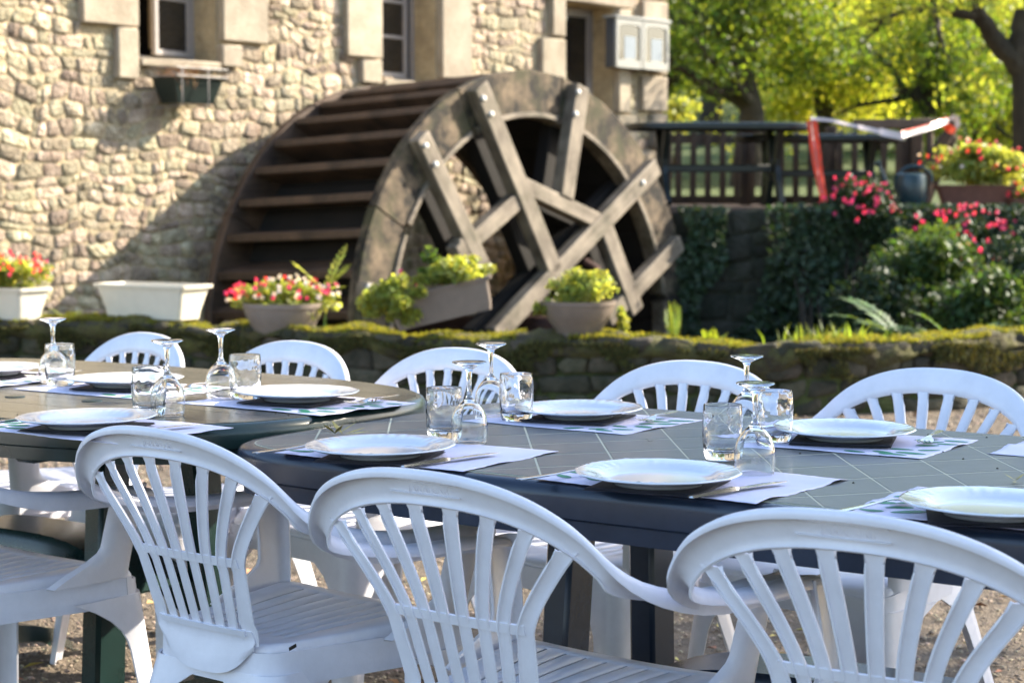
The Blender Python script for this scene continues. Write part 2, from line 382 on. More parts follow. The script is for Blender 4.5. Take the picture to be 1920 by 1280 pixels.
# pebbles on the part of the yard the photo shows
def pebbles():
    n = 30000
    x = RNG.uniform(-1, 1, n); y = 4.2+ (RNG.uniform(0, 1, n)**1.2)*7.3
    x = x*(.32*y+.2)
    keep = np.array([yy < wally(xx)-.1 for xx, yy in zip(x, y)]); x = x[keep]; y = y[keep]; n = len(x)
    s = RNG.uniform(.003, .0085, n)*(1+.5*(y > 7)); a = RNG.uniform(0, 6.28, n)
    base = np.array([(1, 0, 0), (0, 1, 0), (-1, 0, 0), (0, -1, 0), (0, 0, .75), (0, 0, -.5)], float)
    V = np.repeat(base[None], n, 0)*RNG.uniform(.6, 1.3, (n, 6, 1))
    V *= np.stack([s*1.3, s, s*.8], 1)[:, None, :]
    ca, sa = np.cos(a)[:, None], np.sin(a)[:, None]
    X = V[..., 0]*ca-V[..., 1]*sa; Yv = V[..., 0]*sa+V[..., 1]*ca
    V = np.stack([X+x[:, None], Yv+y[:, None], V[..., 2]+s[:, None]*.35+.004], 2).reshape(-1, 3)
    f = np.array([(0, 1, 4), (1, 2, 4), (2, 3, 4), (3, 0, 4), (1, 0, 5), (2, 1, 5), (3, 2, 5), (0, 3, 5)])
    F = (np.arange(n)[:, None, None]*6+f[None]).reshape(-1, 3)
    tag(npmesh('gravel', V, F, M['pebble'], smooth=True), 'brown and grey loose gravel covering the yard under the chairs', 'gravel', kind='stuff')
pebbles()
def fallen():
    n = 420
    y = 4.3+RNG.uniform(0, 1, n)**1.3*6.5; x = RNG.uniform(-1, 1, n)*(.32*y+.2)
    C = np.stack([x, y, np.full(n, .016)], 1)
    D = unit(np.stack([RNG.normal(size=n), RNG.normal(size=n), RNG.normal(size=n)*.15], 1)); N = unit(np.stack([RNG.normal(size=n)*.35, RNG.normal(size=n)*.35, np.ones(n)], 1))
    L = RNG.uniform(.02, .055, n); V, F = leaf_arrays(C, D, N, L, L*.55, .3)
    tag(npmesh('fallen_leaves', V, F, M['dryleaf']), 'dry brown leaves scattered over the gravel', 'fallen leaves', kind='stuff')
    n = 90
    y = 4.3+RNG.uniform(0, 1, n)*6; x = RNG.uniform(-1, 1, n)*(.32*y+.2); C = np.stack([x, y, np.full(n, .016)], 1)
    D = unit(np.stack([RNG.normal(size=n), RNG.normal(size=n), RNG.normal(size=n)*.1], 1)); N = unit(np.stack([RNG.normal(size=n)*.2, RNG.normal(size=n)*.2, np.ones(n)], 1))
    L = RNG.uniform(.025, .06, n); V, F = leaf_arrays(C, D, N, L, L*.4, .3)
    tag(npmesh('yellow_leaves', V, F, M['yellowleaf']), 'pale yellow leaves lying on the gravel', 'fallen leaves', kind='stuff')
fallen()

# ---------------------------------------------------------------- rubble masonry
def stone_mesh(poly, plane, proud, rnd):
    """poly: list of (u,v); plane(u,v,h)->Vector."""
    n = len(poly); cu = sum(p[0] for p in poly)/n; cv = sum(p[1] for p in poly)/n
    V = []; F = []
    tu = rnd.uniform(-.5, .5)*proud*.7; tv = rnd.uniform(-.5, .5)*proud*.7
    ru = max(abs(p[0]-cu) for p in poly); rv = max(abs(p[1]-cv) for p in poly)
    for (k, h) in ((1.0, -.02), (.95, .62*proud), (.70, proud)):
        for (u, v) in poly:
            jj = rnd.uniform(-.28, .28)*proud if h > 0 else 0
            a, b = (u-cu)*k, (v-cv)*k
            V.append(plane(cu+a, cv+b, h+jj+(tu*a/ru+tv*b/rv if h > 0 else 0)))
    V.append(plane(cu, cv, proud*1.06))
    for q in range(2):
        for i in range(n): F.append((q*n+i, q*n+(i+1) % n, (q+1)*n+(i+1) % n, (q+1)*n+i))
    for i in range(n): F.append((2*n+i, 2*n+(i+1) % n, 3*n))
    return V, F
def rubble_cells(u0, u1, v0, v1, hrow, wrow, holes, rnd, gap=.012, warp=0):
    cells = []; v = v0; rows_ = [v0]
    while v < v1: v += rnd.uniform(*hrow); rows_.append(v)
    def wob(j, u): return rows_[j] + (hrow[0]*.38)*noise.noise(Vector((u*2.1, j*3.7, 1.3))) if 0 < j < len(rows_)-1 else rows_[j]
    for j in range(len(rows_)-1):
        vm = (rows_[j]+rows_[j+1])/2
        ivs = [(u0, u1)]
        for (a, b, c, d) in holes:
            if c < vm < d:
                new = []
                for (p, q) in ivs:
                    if b <= p or a >= q: new.append((p, q)); continue
                    if a > p+.03: new.append((p, a))
                    if b < q-.03: new.append((b, q))
                ivs = new
        for (p, q) in ivs:
            u = p; slant = 0
            while u < q-.02:
                wd = rnd.uniform(*wrow)*(1 if rnd.random() > .25 else .6); e = min(u+wd, q)
                if q-e < wrow[0]*.5: e = q
                ns = rnd.uniform(-.03, .03) if e < q else 0
                lo0, lo1, hi0, hi1 = wob(j, u), wob(j, e), wob(j+1, u), wob(j+1, e)
                sub = [(0, 1)]
                if (hi0-lo0) > .15 and (e-u) < .2 and rnd.random() < .55:
                    k = rnd.uniform(.4, .6); sub = [(0, k), (k, 1)]
                for (s0, s1) in sub:
                    def pt(fu, fv):
                        uu = u+slant*(fv-.5)*1 + (e+ns*(fv-.5)-u-slant*(fv-.5))*fu
                        lo = lo0+(lo1-lo0)*fu; hi = hi0+(hi1-hi0)*fu
                        return (uu, lo+(hi-lo)*fv)
                    cn = [pt(0, s0), pt(1, s0), pt(1, s1), pt(0, s1)]
                    cu = sum(c[0] for c in cn)/4; cv = sum(c[1] for c in cn)/4
                    poly = []
                    for i in range(4):
                        a = cn[i]; b = cn[(i+1) % 4]; L = math.hypot(b[0]-a[0], b[1]-a[1])
                        r0 = min(.36, rnd.uniform(.004, .045)/max(L, .01))
                        for t in (r0, 1-r0):
                            poly.append((a[0]+(b[0]-a[0])*t, a[1]+(b[1]-a[1])*t))
                    out = []
                    for (x, y) in poly:
                        dx, dy = cu-x, cv-y; dl = math.hypot(dx, dy)+1e-6; g = gap*rnd.uniform(.5, 1.6)
                        out.append((x+dx/dl*g+rnd.uniform(-.006, .006), y+dy/dl*g+rnd.uniform(-.006, .006)))
                    cells.append([(x+warp*noise.noise(Vector((x*2.3, y*3.1, 7.7)))*1.2, y+warp*noise.noise(Vector((x*2.9, y*2.1, 2.2)))) for (x, y) in out])
                u = e; slant = ns
    return cells
def area(p): return abs(sum(p[i][0]*p[(i+1) % len(p)][1]-p[(i+1) % len(p)][0]*p[i][1] for i in range(len(p)))/2)

# ---------------------------------------------------------------- mill building
TH = R(50.04); U = Vector((math.cos(TH), math.sin(TH), 0)); NRM = Vector((math.sin(TH), -math.cos(TH), 0))
W0 = Vector((-1.277, 16.25, 0))
def wp(t, z, h=0): return W0 + U*t + NRM*h + Vector((0, 0, z))
def wuv(x, y):                                        # photo pixel -> (t, z) on the mill wall
    p = onplane(x, y, W0, NRM) - W0; return (p.dot(U), p.z)
mill = empty('mill_building', tuple(wp(0, -1.7)), 0, 'stone mill building with rubble walls behind the water wheel', 'building')
mill.location = (0, 0, 0)
T1 = 4.39; T0 = -6.5; ZB = -2.2; ZT = 5.6
t_w1a, _ = wuv(257, 60); t_w1b, _ = wuv(408, 60); z_w1 = wuv(332, 112)[1]
t_w2a, _ = wuv(714, 60); t_w2b, _ = wuv(820, 60); z_w2 = wuv(768, 152)[1]
t_w3a, _ = wuv(1058, 60); z_w3t = wuv(1090, 8)[1]; t_w3b = t_w3a+.80
OPEN = [(t_w1a, t_w1b, z_w1, z_w1+1.35), (t_w2a, t_w2b, z_w2, z_w2+1.4), (t_w3a, t_w3b, 1.09, z_w3t)]
# quoins: (ta, tb, za, zb) measured in the photo
Q = []
def qb(x0, x1, y0, y1):
    (a, z1), (b, _) = wuv(x0, y0), wuv(x1, y0); z0 = wuv((x0+x1)/2, y1)[1]; z1 = wuv((x0+x1)/2, y0)[1]; Q.append([a, b, z0, z1])
qb(147, 255.5, -8, 49); qb(213, 255.5, 51, 150); qb(409.5, 498, -60, 82); qb(409.5, 450, 84, 128)
qb(643, 712.5, -40, 110); qb(672, 712.5, 112, 158); qb(821.5, 880, -60, 150)
qb(1010, 1056.5, 72, 150); qb(1030, 1056.5, -70, 70)
Q += [[t_w1a-.42, t_w1a-.008, wuv(200, -10)[1], z_w1+1.35], [t_w1b+.008, t_w1b+.3, wuv(450, -62)[1], z_w1+1.35],
      [t_w2a-.3, t_w2a-.008, wuv(680, -42)[1], z_w2+1.4], [t_w2b+.008, t_w2b+.45, wuv(850, -62)[1], z_w2+1.4]]
for (a, b, c, d) in OPEN: Q.append([a-.28, b+.28, d+.004, d+.32])
Q.append([t_w3b+.008, t_w3b+.34, 1.09, 1.95]); Q.append([t_w3b+.008, t_w3b+.22, 1.96, z_w3t])
Q.append([t_w3a-.2, t_w3a-.008, 1.09, wuv(1030, 152)[1]])
z = -2.1; k = 0
while z < ZT-.4:
    Q.append([T1-(.42 if k % 2 else .24), T1+.015, z, z+.36]); z += .372; k += 1
for (a, b, c, d) in Q:
    mb = MB(); L = (b-a)-.012; H = (d-c)-.012
    rot = Matrix((U, -NRM, Vector((0, 0, 1)))).transposed()
    mb.box(wp((a+b)/2, (c+d)/2, -.10), (L, .29, H), rot, bev=.012)
    mb.build('quoin', M['ashlar'], mill)
# wall slabs between openings
mb = MB(); rot = Matrix((U, -NRM, Vector((0, 0, 1)))).transposed()
def slab(a, b, c, d, th=.55, h=-.02): mb.box(wp((a+b)/2, (c+d)/2, h-th/2), (b-a, th, d-c), rot)
cuts = [T0] + sum([[o[0], o[1]] for o in OPEN], []) + [T1]
for i in range(0, len(cuts), 2): slab(cuts[i], cuts[i+1], ZB, ZT)
for o in OPEN: slab(o[0], o[1], ZB, o[2]-.001); slab(o[0], o[1], o[3]+.001, ZT)
mb.box(wp(T1-.29, (ZB+ZT)/2, -.57-2.5), (.55, 5, ZT-ZB), rot)        # end wall at the far corner
mb.box(wp(T0+.3, (ZB+ZT)/2, -.57-2.5), (.55, 5, ZT-ZB), rot)
mb.box(wp((T0+T1)/2, (ZB+ZT)/2, -5.9), (T1-T0, .5, ZT-ZB), rot)
mb.build('wall', M['mortar'], mill, smooth=False)
rf = MB(); rf.add([wp(T0-.3, ZT, .45), wp(T1+.3, ZT, .45), wp(T1+.3, ZT+2.4, -3), wp(T0-.3, ZT+2.4, -3), wp(T0-.3, ZT, -6.5), wp(T1+.3, ZT, -6.5),
                   wp(T0-.3, ZT-.12, .45), wp(T1+.3, ZT-.12, .45), wp(T0-.3, ZT-.12, -6.5), wp(T1+.3, ZT-.12, -6.5)],
                  [(0, 1, 2, 3), (3, 2, 5, 4), (6, 8, 9, 7), (0, 6, 7, 1), (4, 5, 9, 8), (0, 3, 4), (0, 4, 8, 6), (1, 5, 2), (1, 7, 9, 5)])
rf.build('roof', M['roof'], mill, smooth=False)
rnd = random.Random(3)
holes = [(o[0], o[1], o[2], o[3]) for o in OPEN] + [(a, b, c, d) for (a, b, c, d) in Q]
cells = rubble_cells(-4.2, T1-.01, -1.0, 3.9, (.055, .125), (.06, .25), holes, rnd, gap=.005, warp=.085)
def sortkey(p):
    cu = sum(q[0] for q in p)/len(p); cv = sum(q[1] for q in p)/len(p); P = wp(cu, cv); d = P-CO
    x = 960+3600*P.x/P.y; y = 360-3600*(P.z-CAM_H)/P.y
    vis = 0 <= x <= 1243 and 0 <= y < 600 and not (y > 150 and x > 700) and not (x > 560 and y > 230) and not (x > 420 and y > 400)
    return -(area(p)/d.length_squared if vis else 0)
cells.sort(key=sortkey)
SM = M['stone']
rest = MB()
for i, c in enumerate(cells):
    Vv, Ff = stone_mesh(c, lambda u, v, h: wp(u, v, -.02+h), rnd.uniform(.002, .022), rnd)
    if i < 298: mesh('stone', Vv, Ff, SM, mill)
    else: rest.add(Vv, Ff)
tag(rest.build('small_stones', SM, mill, autos=80), kind='stuff')
# windows
def casement(p, ta, tb, z0, z1, parent, hinge=None, ang=0, rows=3, dep=-.22):
    """one glazed leaf: frame child of window, panes sub-parts; swung about its hinge side when ang."""
    w_ = tb-ta; h_ = z1-z0; fr = MB(); s = .045
    def loc(a, c, h):          # local leaf coords: a from hinge
        if hinge == 'R':
            ax = Vector(wp(tb, 0, dep)); dirv = -U
        else: ax = Vector(wp(ta, 0, dep)); dirv = U
        sg = 1 if hinge == 'R' else -1
        d = Matrix.Rotation(sg*ang, 3, 'Z') @ dirv; nn = Matrix.Rotation(sg*ang, 3, 'Z') @ NRM
        return ax + d*a + nn*h + Vector((0, 0, z0+c)), d, nn
    def bar(a0, a1, c0, c1, th=.04, h=0):
        c, d, nn = loc((a0+a1)/2, (c0+c1)/2, h); rr = Matrix((d, -nn, Vector((0, 0, 1)))).transposed()
        return c, (a1-a0, th, c1-c0), rr
    for (a0, a1, c0, c1) in ((0, s, 0, h_), (w_-s, w_, 0, h_), (s, w_-s, 0, s), (s, w_-s, h_-s, h_)):
        fr.box(*bar(a0, a1, c0, c1)[:2], bar(a0, a1, c0, c1)[2])
    for r in range(1, rows):
        c = s+(h_-2*s)*r/rows; fr.box(*bar(s, w_-s, c-.014, c+.014, .03)[:2], bar(s, w_-s, c-.014, c+.014)[2])
    f = fr.build('sash', M['winframe'], parent, bevel=.004)
    for r in range(rows):
        c0 = s+(h_-2*s)*r/rows; c1 = s+(h_-2*s)*(r+1)/rows; g = MB(); q = bar(s-.004, w_-s+.004, c0+.002, c1-.002, .005, 0)
        g.box(*q); gl = g.build('pane', M['winglass'], parent, smooth=False)
def window(o, label, ajar):
    a, b, z0, z1 = o
    # window is a part of the building: an empty-like frame mesh with sashes as sub-parts
    fr = MB(); rr = rot; s = .04
    for (p, q, c, d) in ((a, a+s, z0, z1), (b-s, b, z0, z1), (a+s, b-s, z0, z0+s), (a+s, b-s, z1-s, z1)):
        fr.box(wp((p+q)/2, (c+d)/2, -.30), (q-p-.002, .06, d-c-.002), rr)
    w = fr.build('window', M['winframe'], mill, bevel=.004); tag(w, label)
    return w
rot = Matrix((U, -NRM, Vector((0, 0, 1)))).transposed()
for i, o in enumerate(OPEN):
    lab = ['grey casement window with its left half open', 'tall grey casement window above the wheel', 'narrow grey glazed door in its stone surround'][i]
    w = window(o, lab, i == 0); a, b, z0, z1 = o; m_ = a+(b-a)*(.18 if i == 0 else .14)
    if i == 0:
        casement(o, a+(b-a)*.36, b-.04, z0+.04, z1-.04, w, 'R', R(14), 3, -.29)
    elif i == 1:
        casement(o, a+.12, b-.10, z0+.04, z1-.04, w, 'R', R(6), 4, -.29)
    else:
        casement(o, a+.05, b-.05, z0+.04, z1-.04, w, 'L', 0, 2, -.29)
    dk = MB(); dk.box(wp((a+b)/2, (z0+z1)/2, -.72), (b-a+.6, .02, z1-z0+.6), rot); dk.build('dark_room_sheet', M['dark'], w)  # black sheet standing in for the unlit room behind
    if i == 0:
        cu = MB(); pts = [[wp(a+(b-a)*(.52+.40*u/10), z0+.1+(z1-z0-.1)*v, -.37+.02*math.sin(u*2.1)) for u in range(11)] for v in (0, .5, 1)]
        cu.sheet(pts, .004); cu.build('curtain', M['curtain'], w)
    sl = MB(); sl.box(wp((a+b)/2, z0-.035, -.12), (b-a-.006, .34, .062), rot, bev=.01); sl.build('sill', M['ashlar'], w)

# window box below the first window
def boxpt(x, y, h): 
    p0 = W0+NRM*h; return onplane(x, y, p0, NRM)
wbt = wp(t_w1b-.42, 0)
pa = boxpt(288, 132, .05) - W0; pb_ = boxpt(420, 160, .30) - W0
ta, tb = pa.dot(U)+.0, pb_.dot(U)
zt = boxpt(350, 143, .28).z
wb = empty('window_box', tuple(wp((ta+tb)/2, zt-.2, .03)), TH, 'dark green window box with dried stems under the casement window', 'window box')
Lb = tb-ta
def wbshape():
    mb = MB(); b0, b1, t0, t1 = .0, 1.0, .0, 1
    pts = []
    for (z, y0, y1, e) in ((0, -.03, -.22, .06), (.17, 0, -.26, 0), (.19, 0.0, -.28, -.015)):
        pts.append([(-Lb/2+e, y0, z), (Lb/2-e, y0, z), (Lb/2-e, y1, z), (-Lb/2+e, y1, z)])
    V = [p for r_ in pts for p in r_]; F = [(3, 2, 1, 0)]
    for q in range(2):
        for i in range(4): F.append((q*4+i, q*4+(i+1) % 4, (q+1)*4+(i+1) % 4, (q+1)*4+i))
    F.append((8, 9, 10, 11)); mb.add(V, F); return mb
wbshape().build('trough', M['boxgreen'], wb, smooth=False, bevel=.008)
s_ = MB(); s_.box((0, -.13, .195), (Lb-.06, .22, .015)); s_.build('soil', M['soil'], wb, smooth=False)
rl = MB()
for zz in (.20, .26): rl.tube([(-Lb/2-.01, .02, zz), (-Lb/2-.01, -.30, zz), (Lb/2+.01, -.30, zz), (Lb/2+.01, .02, zz)], .0045, 6)
for xx in (-Lb*.42, Lb*.12): rl.tube([(xx, -.30, .26), (xx, -.30, -.02), (xx, -.02, -.03)], .005, 6)
rl.build('bracket_rail', M['winframe'], wb)
ds = MB()
for i in range(60):
    x = random.uniform(-Lb/2, Lb/2); p = Vector((x, random.uniform(-.24, -.05), .2)); q = p+Vector((random.uniform(-.1, .1), random.uniform(-.12, .02), random.uniform(-.02, .10))); r2 = q+Vector((random.uniform(-.06, .06), random.uniform(-.1, 0), random.uniform(-.12, .03)))
    ds.tube([p, q, r2], [.003, .002, .001], 4)
ds.build('dried_stems', M['dryleaf'], wb)

# display case on the corner of the wall
zc = onplane(1190, 84, W0, NRM).z
ca = onplane(1152, 40, W0+NRM*.14, NRM)-W0; cb_ = onplane(1252, 60, W0+NRM*.14, NRM)-W0
c0, c1 = ca.dot(U), cb_.dot(U); ztop = onplane(1152, 33, W0+NRM*.14, NRM).z; zbot = onplane(1152, 126, W0+NRM*.14, NRM).z
case = empty('display_case', tuple(wp((c0+c1)/2, zbot, 0.03)), TH, 'grey wall-mounted display case with two glazed doors beside the mill corner', 'display case')
CL = c1-c0; CH = ztop-zbot
mb = MB(); mb.box((0, -.05, CH/2), (CL, .10, CH), bev=.006); mb.build('case_body', M['caseside'], case)
mb = MB(); mb.box((0, -.06, CH+.012), (CL+.05, .17, .03), bev=.008); mb.build('case_top', M['casegrey'], case)
for sx in (-1, 1):
    d = MB(); w2 = CL/2-.008; cx = sx*CL/4; s = .045; yy = -.118
    for (x, z_, a, b) in ((cx-w2/2+s/2, CH/2, s, CH), (cx+w2/2-s/2, CH/2, s, CH)): d.box((x, yy, z_), (a, .03, b), bev=.004)
    # arched inner edges of the door rails
    for (zb, sg) in ((0, 1), (CH, -1)):
        pl = []
        for k in range(13):
            f = k/12; xx = cx-w2/2+s+(w2-2*s)*f; pl.append((xx, zb+sg*(s+.018+.030*math.sin(f*math.pi)*(1 if sg > 0 else -.4)+(.02 if f in (0, 1) else 0))))
        poly = [(cx-w2/2+s, zb), (cx+w2/2-s, zb)]+pl[::-1]
        Vv = [(x, yy-.013, z_) for (x, z_) in poly]+[(x, yy+.013, z_) for (x, z_) in poly]; n = len(poly)
        d.add(Vv, [tuple(range(n)), tuple(range(2*n-1, n-1, -1))]+[(i, n+i, n+(i+1) % n, (i+1) % n) for i in range(n)])
    dd = d.build('door', M['casegrey'], case)
    g = MB(); g.box((cx, yy, CH/2), (w2-2*s+.01, .004, CH-2*s+.01)); g.build('pane', M['winglass'], dd, smooth=False)
    pp = MB(); pp.box((cx+.02, yy-.004, CH*.42), (w2*.42, .002, CH*.45)); pp.build('sheet', M['casepaper'], dd, smooth=False)

# ---------------------------------------------------------------- water wheel
WC = Vector((.2146, 15, .1001)); TILT = R(-2.42); RO = 2.038; RI = 1.714; WW = 1.617
WM = Matrix.Translation(WC) @ Matrix.Rotation(TH, 4, 'Z') @ Matrix.Rotation(TILT, 4, 'X')
WI = WM.inverted(); WN = (WM.to_3x3() @ Vector((0, -1, 0)))
def wl(x, y, h=0):                                   # photo pixel -> local (a, c) on the wheel's front plane pushed out by h
    p = WI @ onplane(x, y, WC+WN*h, WN); return Vector((p.x, 0, p.z))
wheel = empty('water_wheel', (0, 0, 0), 0, 'large weathered wooden mill water wheel standing against the stone wall', 'water wheel')
wheel.matrix_world = WM
def ringseg(a0, a1, ri, ro, y0, y1, n=7):
    V = []; F = []
    for i in range(n+1):
        t = a0+(a1-a0)*i/n; c, s = math.cos(t), math.sin(t)
        V += [(ri*c, y0, ri*s), (ro*c, y0, ro*s), (ro*c, y1, ro*s), (ri*c, y1, ri*s)]
    for i in range(n):
        for k in range(4): F.append((i*4+k, (i+1)*4+k, (i+1)*4+(k+1) % 4, i*4+(k+1) % 4))
    F += [(3, 2, 1, 0), (n*4, n*4+1, n*4+2, n*4+3)]
    return V, F
seg = 10
for side in (0, 1):
    y0, y1 = ((0, .085) if side == 0 else (WW-.085, WW))
    for i in range(seg):
        a = 2*math.pi*i/seg+.12; e = 2*math.pi/seg
        mb = MB().add(*ringseg(a+.001, a+e-.001, RI, RO*(1+.003*math.sin(i*5)), y0, y1)); mb.build('rim_segment', M['wheelwood'] if side == 0 else M['paddle'], wheel, bevel=.006)  # back rim gets the darker wood to stand in for its shadow
        if side == 0:
            mb = MB().add(*ringseg(a+.02, a+e-.02, RI-.045, RI-.001, -.02, .12)); mb.build('inner_felloe', M['beam'], wheel, bevel=.008)
NP = 42; PSG = 1.8
# paddle: tilted shelf between the rims; sole board closing the drum behind it
pm = MB(); L = WW-.18
pm.box((RO-.165, WW/2, 0), (.33, L, .06)); pad0 = pm.build('paddle', M['paddle'], wheel, bevel=.006)
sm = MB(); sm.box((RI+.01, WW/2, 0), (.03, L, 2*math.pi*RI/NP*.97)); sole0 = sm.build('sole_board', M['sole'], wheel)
for i in range(NP):
    ang = 2*math.pi*i/NP
    p = pad0 if i == 0 else link(pad0.copy(), wheel)
    p.matrix_local = Matrix.Rotation(-ang, 4, 'Y') @ Matrix.Translation((RO-.165, 0, 0)) @ Matrix.Rotation(R(-PSG*16+random.uniform(-1.5, 1.5)), 4, 'Y') @ Matrix.Translation((-(RO-.165), 0, 0))
    q = sole0 if i == 0 else link(sole0.copy(), wheel)
    q.matrix_local = Matrix.Rotation(-(ang+math.pi/NP), 4, 'Y')
def zpx(x, y): return (380+x/2.0645, 110+y/2.0645)
BEAMS = [((1058, 105), (1352, 830), 58), ((838, 298), (1095, 850), 56), ((1455, 108), (1392, 540), 52), ((1225, 488), (1545, 640), 60),
         ((1745, 418), (1120, 1075), 62), ((1235, 530), (975, 760), 60), ((1540, 640), (1668, 980), 52), ((1842, 712), (1560, 1010), 56), ((612, 905), (840, 950), 82), ((1010, 700), (1000, 850), 60)]
for i, (p, q, wpx) in enumerate(BEAMS):
    h = .05 if i in (0, 1, 4, 8) else .045
    a = wl(*zpx(*p), h); b = wl(*zpx(*q), h); a.y = b.y = -h if i % 2 == 0 else -h+.012
    # width measured square to the beam on the wheel plane
    ppx = Vector(zpx(*p)); qpx = Vector(zpx(*q)); d = (qpx-ppx).normalized(); mid = (ppx+qpx)/2; nr = Vector((-d.y, d.x))*wpx/2/2.0645
    A = wl(mid.x+nr.x, mid.y+nr.y); B = wl(mid.x-nr.x, mid.y-nr.y); dd = (b-a).normalized(); wv = (A-B); wd = (wv-dd*wv.dot(dd)).length
    d_ = (b-a).normalized(); a_ = d_.cross(Vector((0, 1, 0))).normalized(); mt = Matrix((d_, a_, a_.cross(d_))).transposed().to_4x4()
    o = MB().box((0, 0, 0), ((b-a).length, wd, .11)).build('spoke', M['beam'], wheel, bevel=.012); o.matrix_local = Matrix.Translation((a+b)/2) @ mt
    # the matching beam of the inner frame, half a wheel width further in
    if i in (0, 1, 2, 3, 4, 6):
        k0 = a.lerp(b, .22 if i < 2 else .04); mb = MB().beam(k0+Vector((0, .22, 0)), b+Vector((0, .22, 0)), wd*.85, .12, Vector((0, 1, 0))); mb.build('inner_spoke', M['sole'], wheel, bevel=.01)  # blackened wood carries the dimness inside the wheel
for (x, y) in ((1083, 155), (1113, 215), (860, 338), (898, 410), (1450, 130), (1440, 215), (640, 885), (715, 915), (1700, 480)):
    c = wl(*zpx(x, y), .10); mb = MB().lathe([(0, 0), (.022, 0), (.025, .010), (.017, .022), (0, .025)], 10)
    o = mb.build('bolt', M['bolt'], wheel); o.matrix_local = Matrix.Translation((c.x, -.103 if y not in (885, 915) else -.10, c.z)) @ Matrix.Rotation(R(90), 4, 'X')
mb = MB().tube([(0, -.25, 0), (0, WW+.35, 0)], .13, 16); mb.build('axle', M['iron'], wheel)
c = wl(1077, 492); mb = MB().tube([(c.x, -.12, c.z), (c.x-.03, -.25, c.z-.05), (c.x-.05, -.3, c.z-.5)], [.035, .03, .03], 8); mb.build('iron_hook', M['iron'], wheel)
# the bearing post that carries the axle, in the race
bp = empty('bearing_post', (0, 0, 0), 0, 'squat dark timber post carrying the wheel axle in the race', 'post')
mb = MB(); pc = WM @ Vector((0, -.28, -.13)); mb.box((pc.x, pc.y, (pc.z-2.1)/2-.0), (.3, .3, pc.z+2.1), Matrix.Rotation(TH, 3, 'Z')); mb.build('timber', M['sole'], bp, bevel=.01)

# ---------------------------------------------------------------- low mossy wall in front of the race
low = empty('low_wall', (0, 0, 0), 0, 'low curving dry stone wall covered with moss in front of the wheel', 'wall')
WT = .37
def wtop(x): return WT - .02 + .045*noise.noise(Vector((x*1.3, 0, 0))) + .035*noise.noise(Vector((x*4.1, 3, 0)))
NX = 220; X0, X1 = -6.4, 6.4; V = []; F = []
prof = [(-.0, -.1), (-.01, .1), (.0, .24), (.02, .80), (.06, .96), (.14, 1.0), (.26, 1.02), (.36, .97), (.42, .8), (.44, 0), (.46, -3), (.5, -5)]
for i in range(NX+1):
    x = X0+(X1-X0)*i/NX; y = wally(x); zt_ = wtop(x)
    for (dy, f) in prof:
        n_ = .035*noise.noise(Vector((x*4, dy*8, f*3)))+.02*noise.noise(Vector((x*11, dy*18, f*9)))
        V.append((x, y+dy+n_, zt_*f+n_*(.6 if f > .5 else 0)))
k = len(prof)
for i in range(NX):
    for j in range(k-1): F.append((i*k+j, (i+1)*k+j, (i+1)*k+j+1, i*k+j+1))
mesh('wall_core', V, F, M['mossdark'], low)
rnd = random.Random(11)
cells = rubble_cells(-3.6, 3.5, .0, .30, (.06, .12), (.09, .28), [], rnd, gap=.005, warp=.04)
def lwp(u, v, h):
    y = wally(u); sl = (wally(u+.05)-wally(u-.05))/.1; nn = Vector((sl, -1, 0)).normalized(); return Vector((u, y, v))+nn*(h+.005)
cells.sort(key=lambda c: -area(c))
rest = MB()
for i, c in enumerate(cells):
    Vv, Ff = stone_mesh(c, lwp, rnd.uniform(.006, .035), rnd)
    if i < 260: mesh('stone', Vv, Ff, M['lowstone'], low)
    else: rest.add(Vv, Ff)
if rest.V: tag(rest.build('small_stones', M['lowstone'], low, autos=80), kind='stuff')
# moss cushion on top and hanging over the front
V = []; F = []; NX2 = 420
for i in range(NX2+1):
    x = -4.6+9.6*i/NX2; y = wally(x); zt_ = wtop(x); dn = .5+.5*noise.noise(Vector((x*2.3, 7, 0))); dr = .03+.13*max(0, noise.noise(Vector((x*3.3, 7, 0)))+.35)
    for (dy, h, bump_) in [(-.005, -dr, .3), (-.035, -dr*.8, .8), (-.05, -dr*.45, 1), (-.045, -.02, 1), (-.01, .022, 1), (.07, .038, 1), (.17, .042, 1), (.28, .035, 1), (.38, .01, 1), (.46, -.08, 1)]:
        n_ = (.030*noise.noise(Vector((x*6, (dy+h)*7, 1)))+.018*noise.noise(Vector((x*17, (dy-h)*22, 4)))+.012*noise.noise(Vector((x*40, (dy-h)*50, 4))))*bump_
        V.append((x, y+dy-(n_ if dy < 0 else 0), zt_+h+(n_ if dy >= -.045 else n_*.4)))
for i in range(NX2):
    for j in range(9): F.append((i*10+j, (i+1)*10+j, (i+1)*10+j+1, i*10+j+1))
tag(mesh('moss_cushion', V, F, M['mosscushion'], low), kind='stuff')
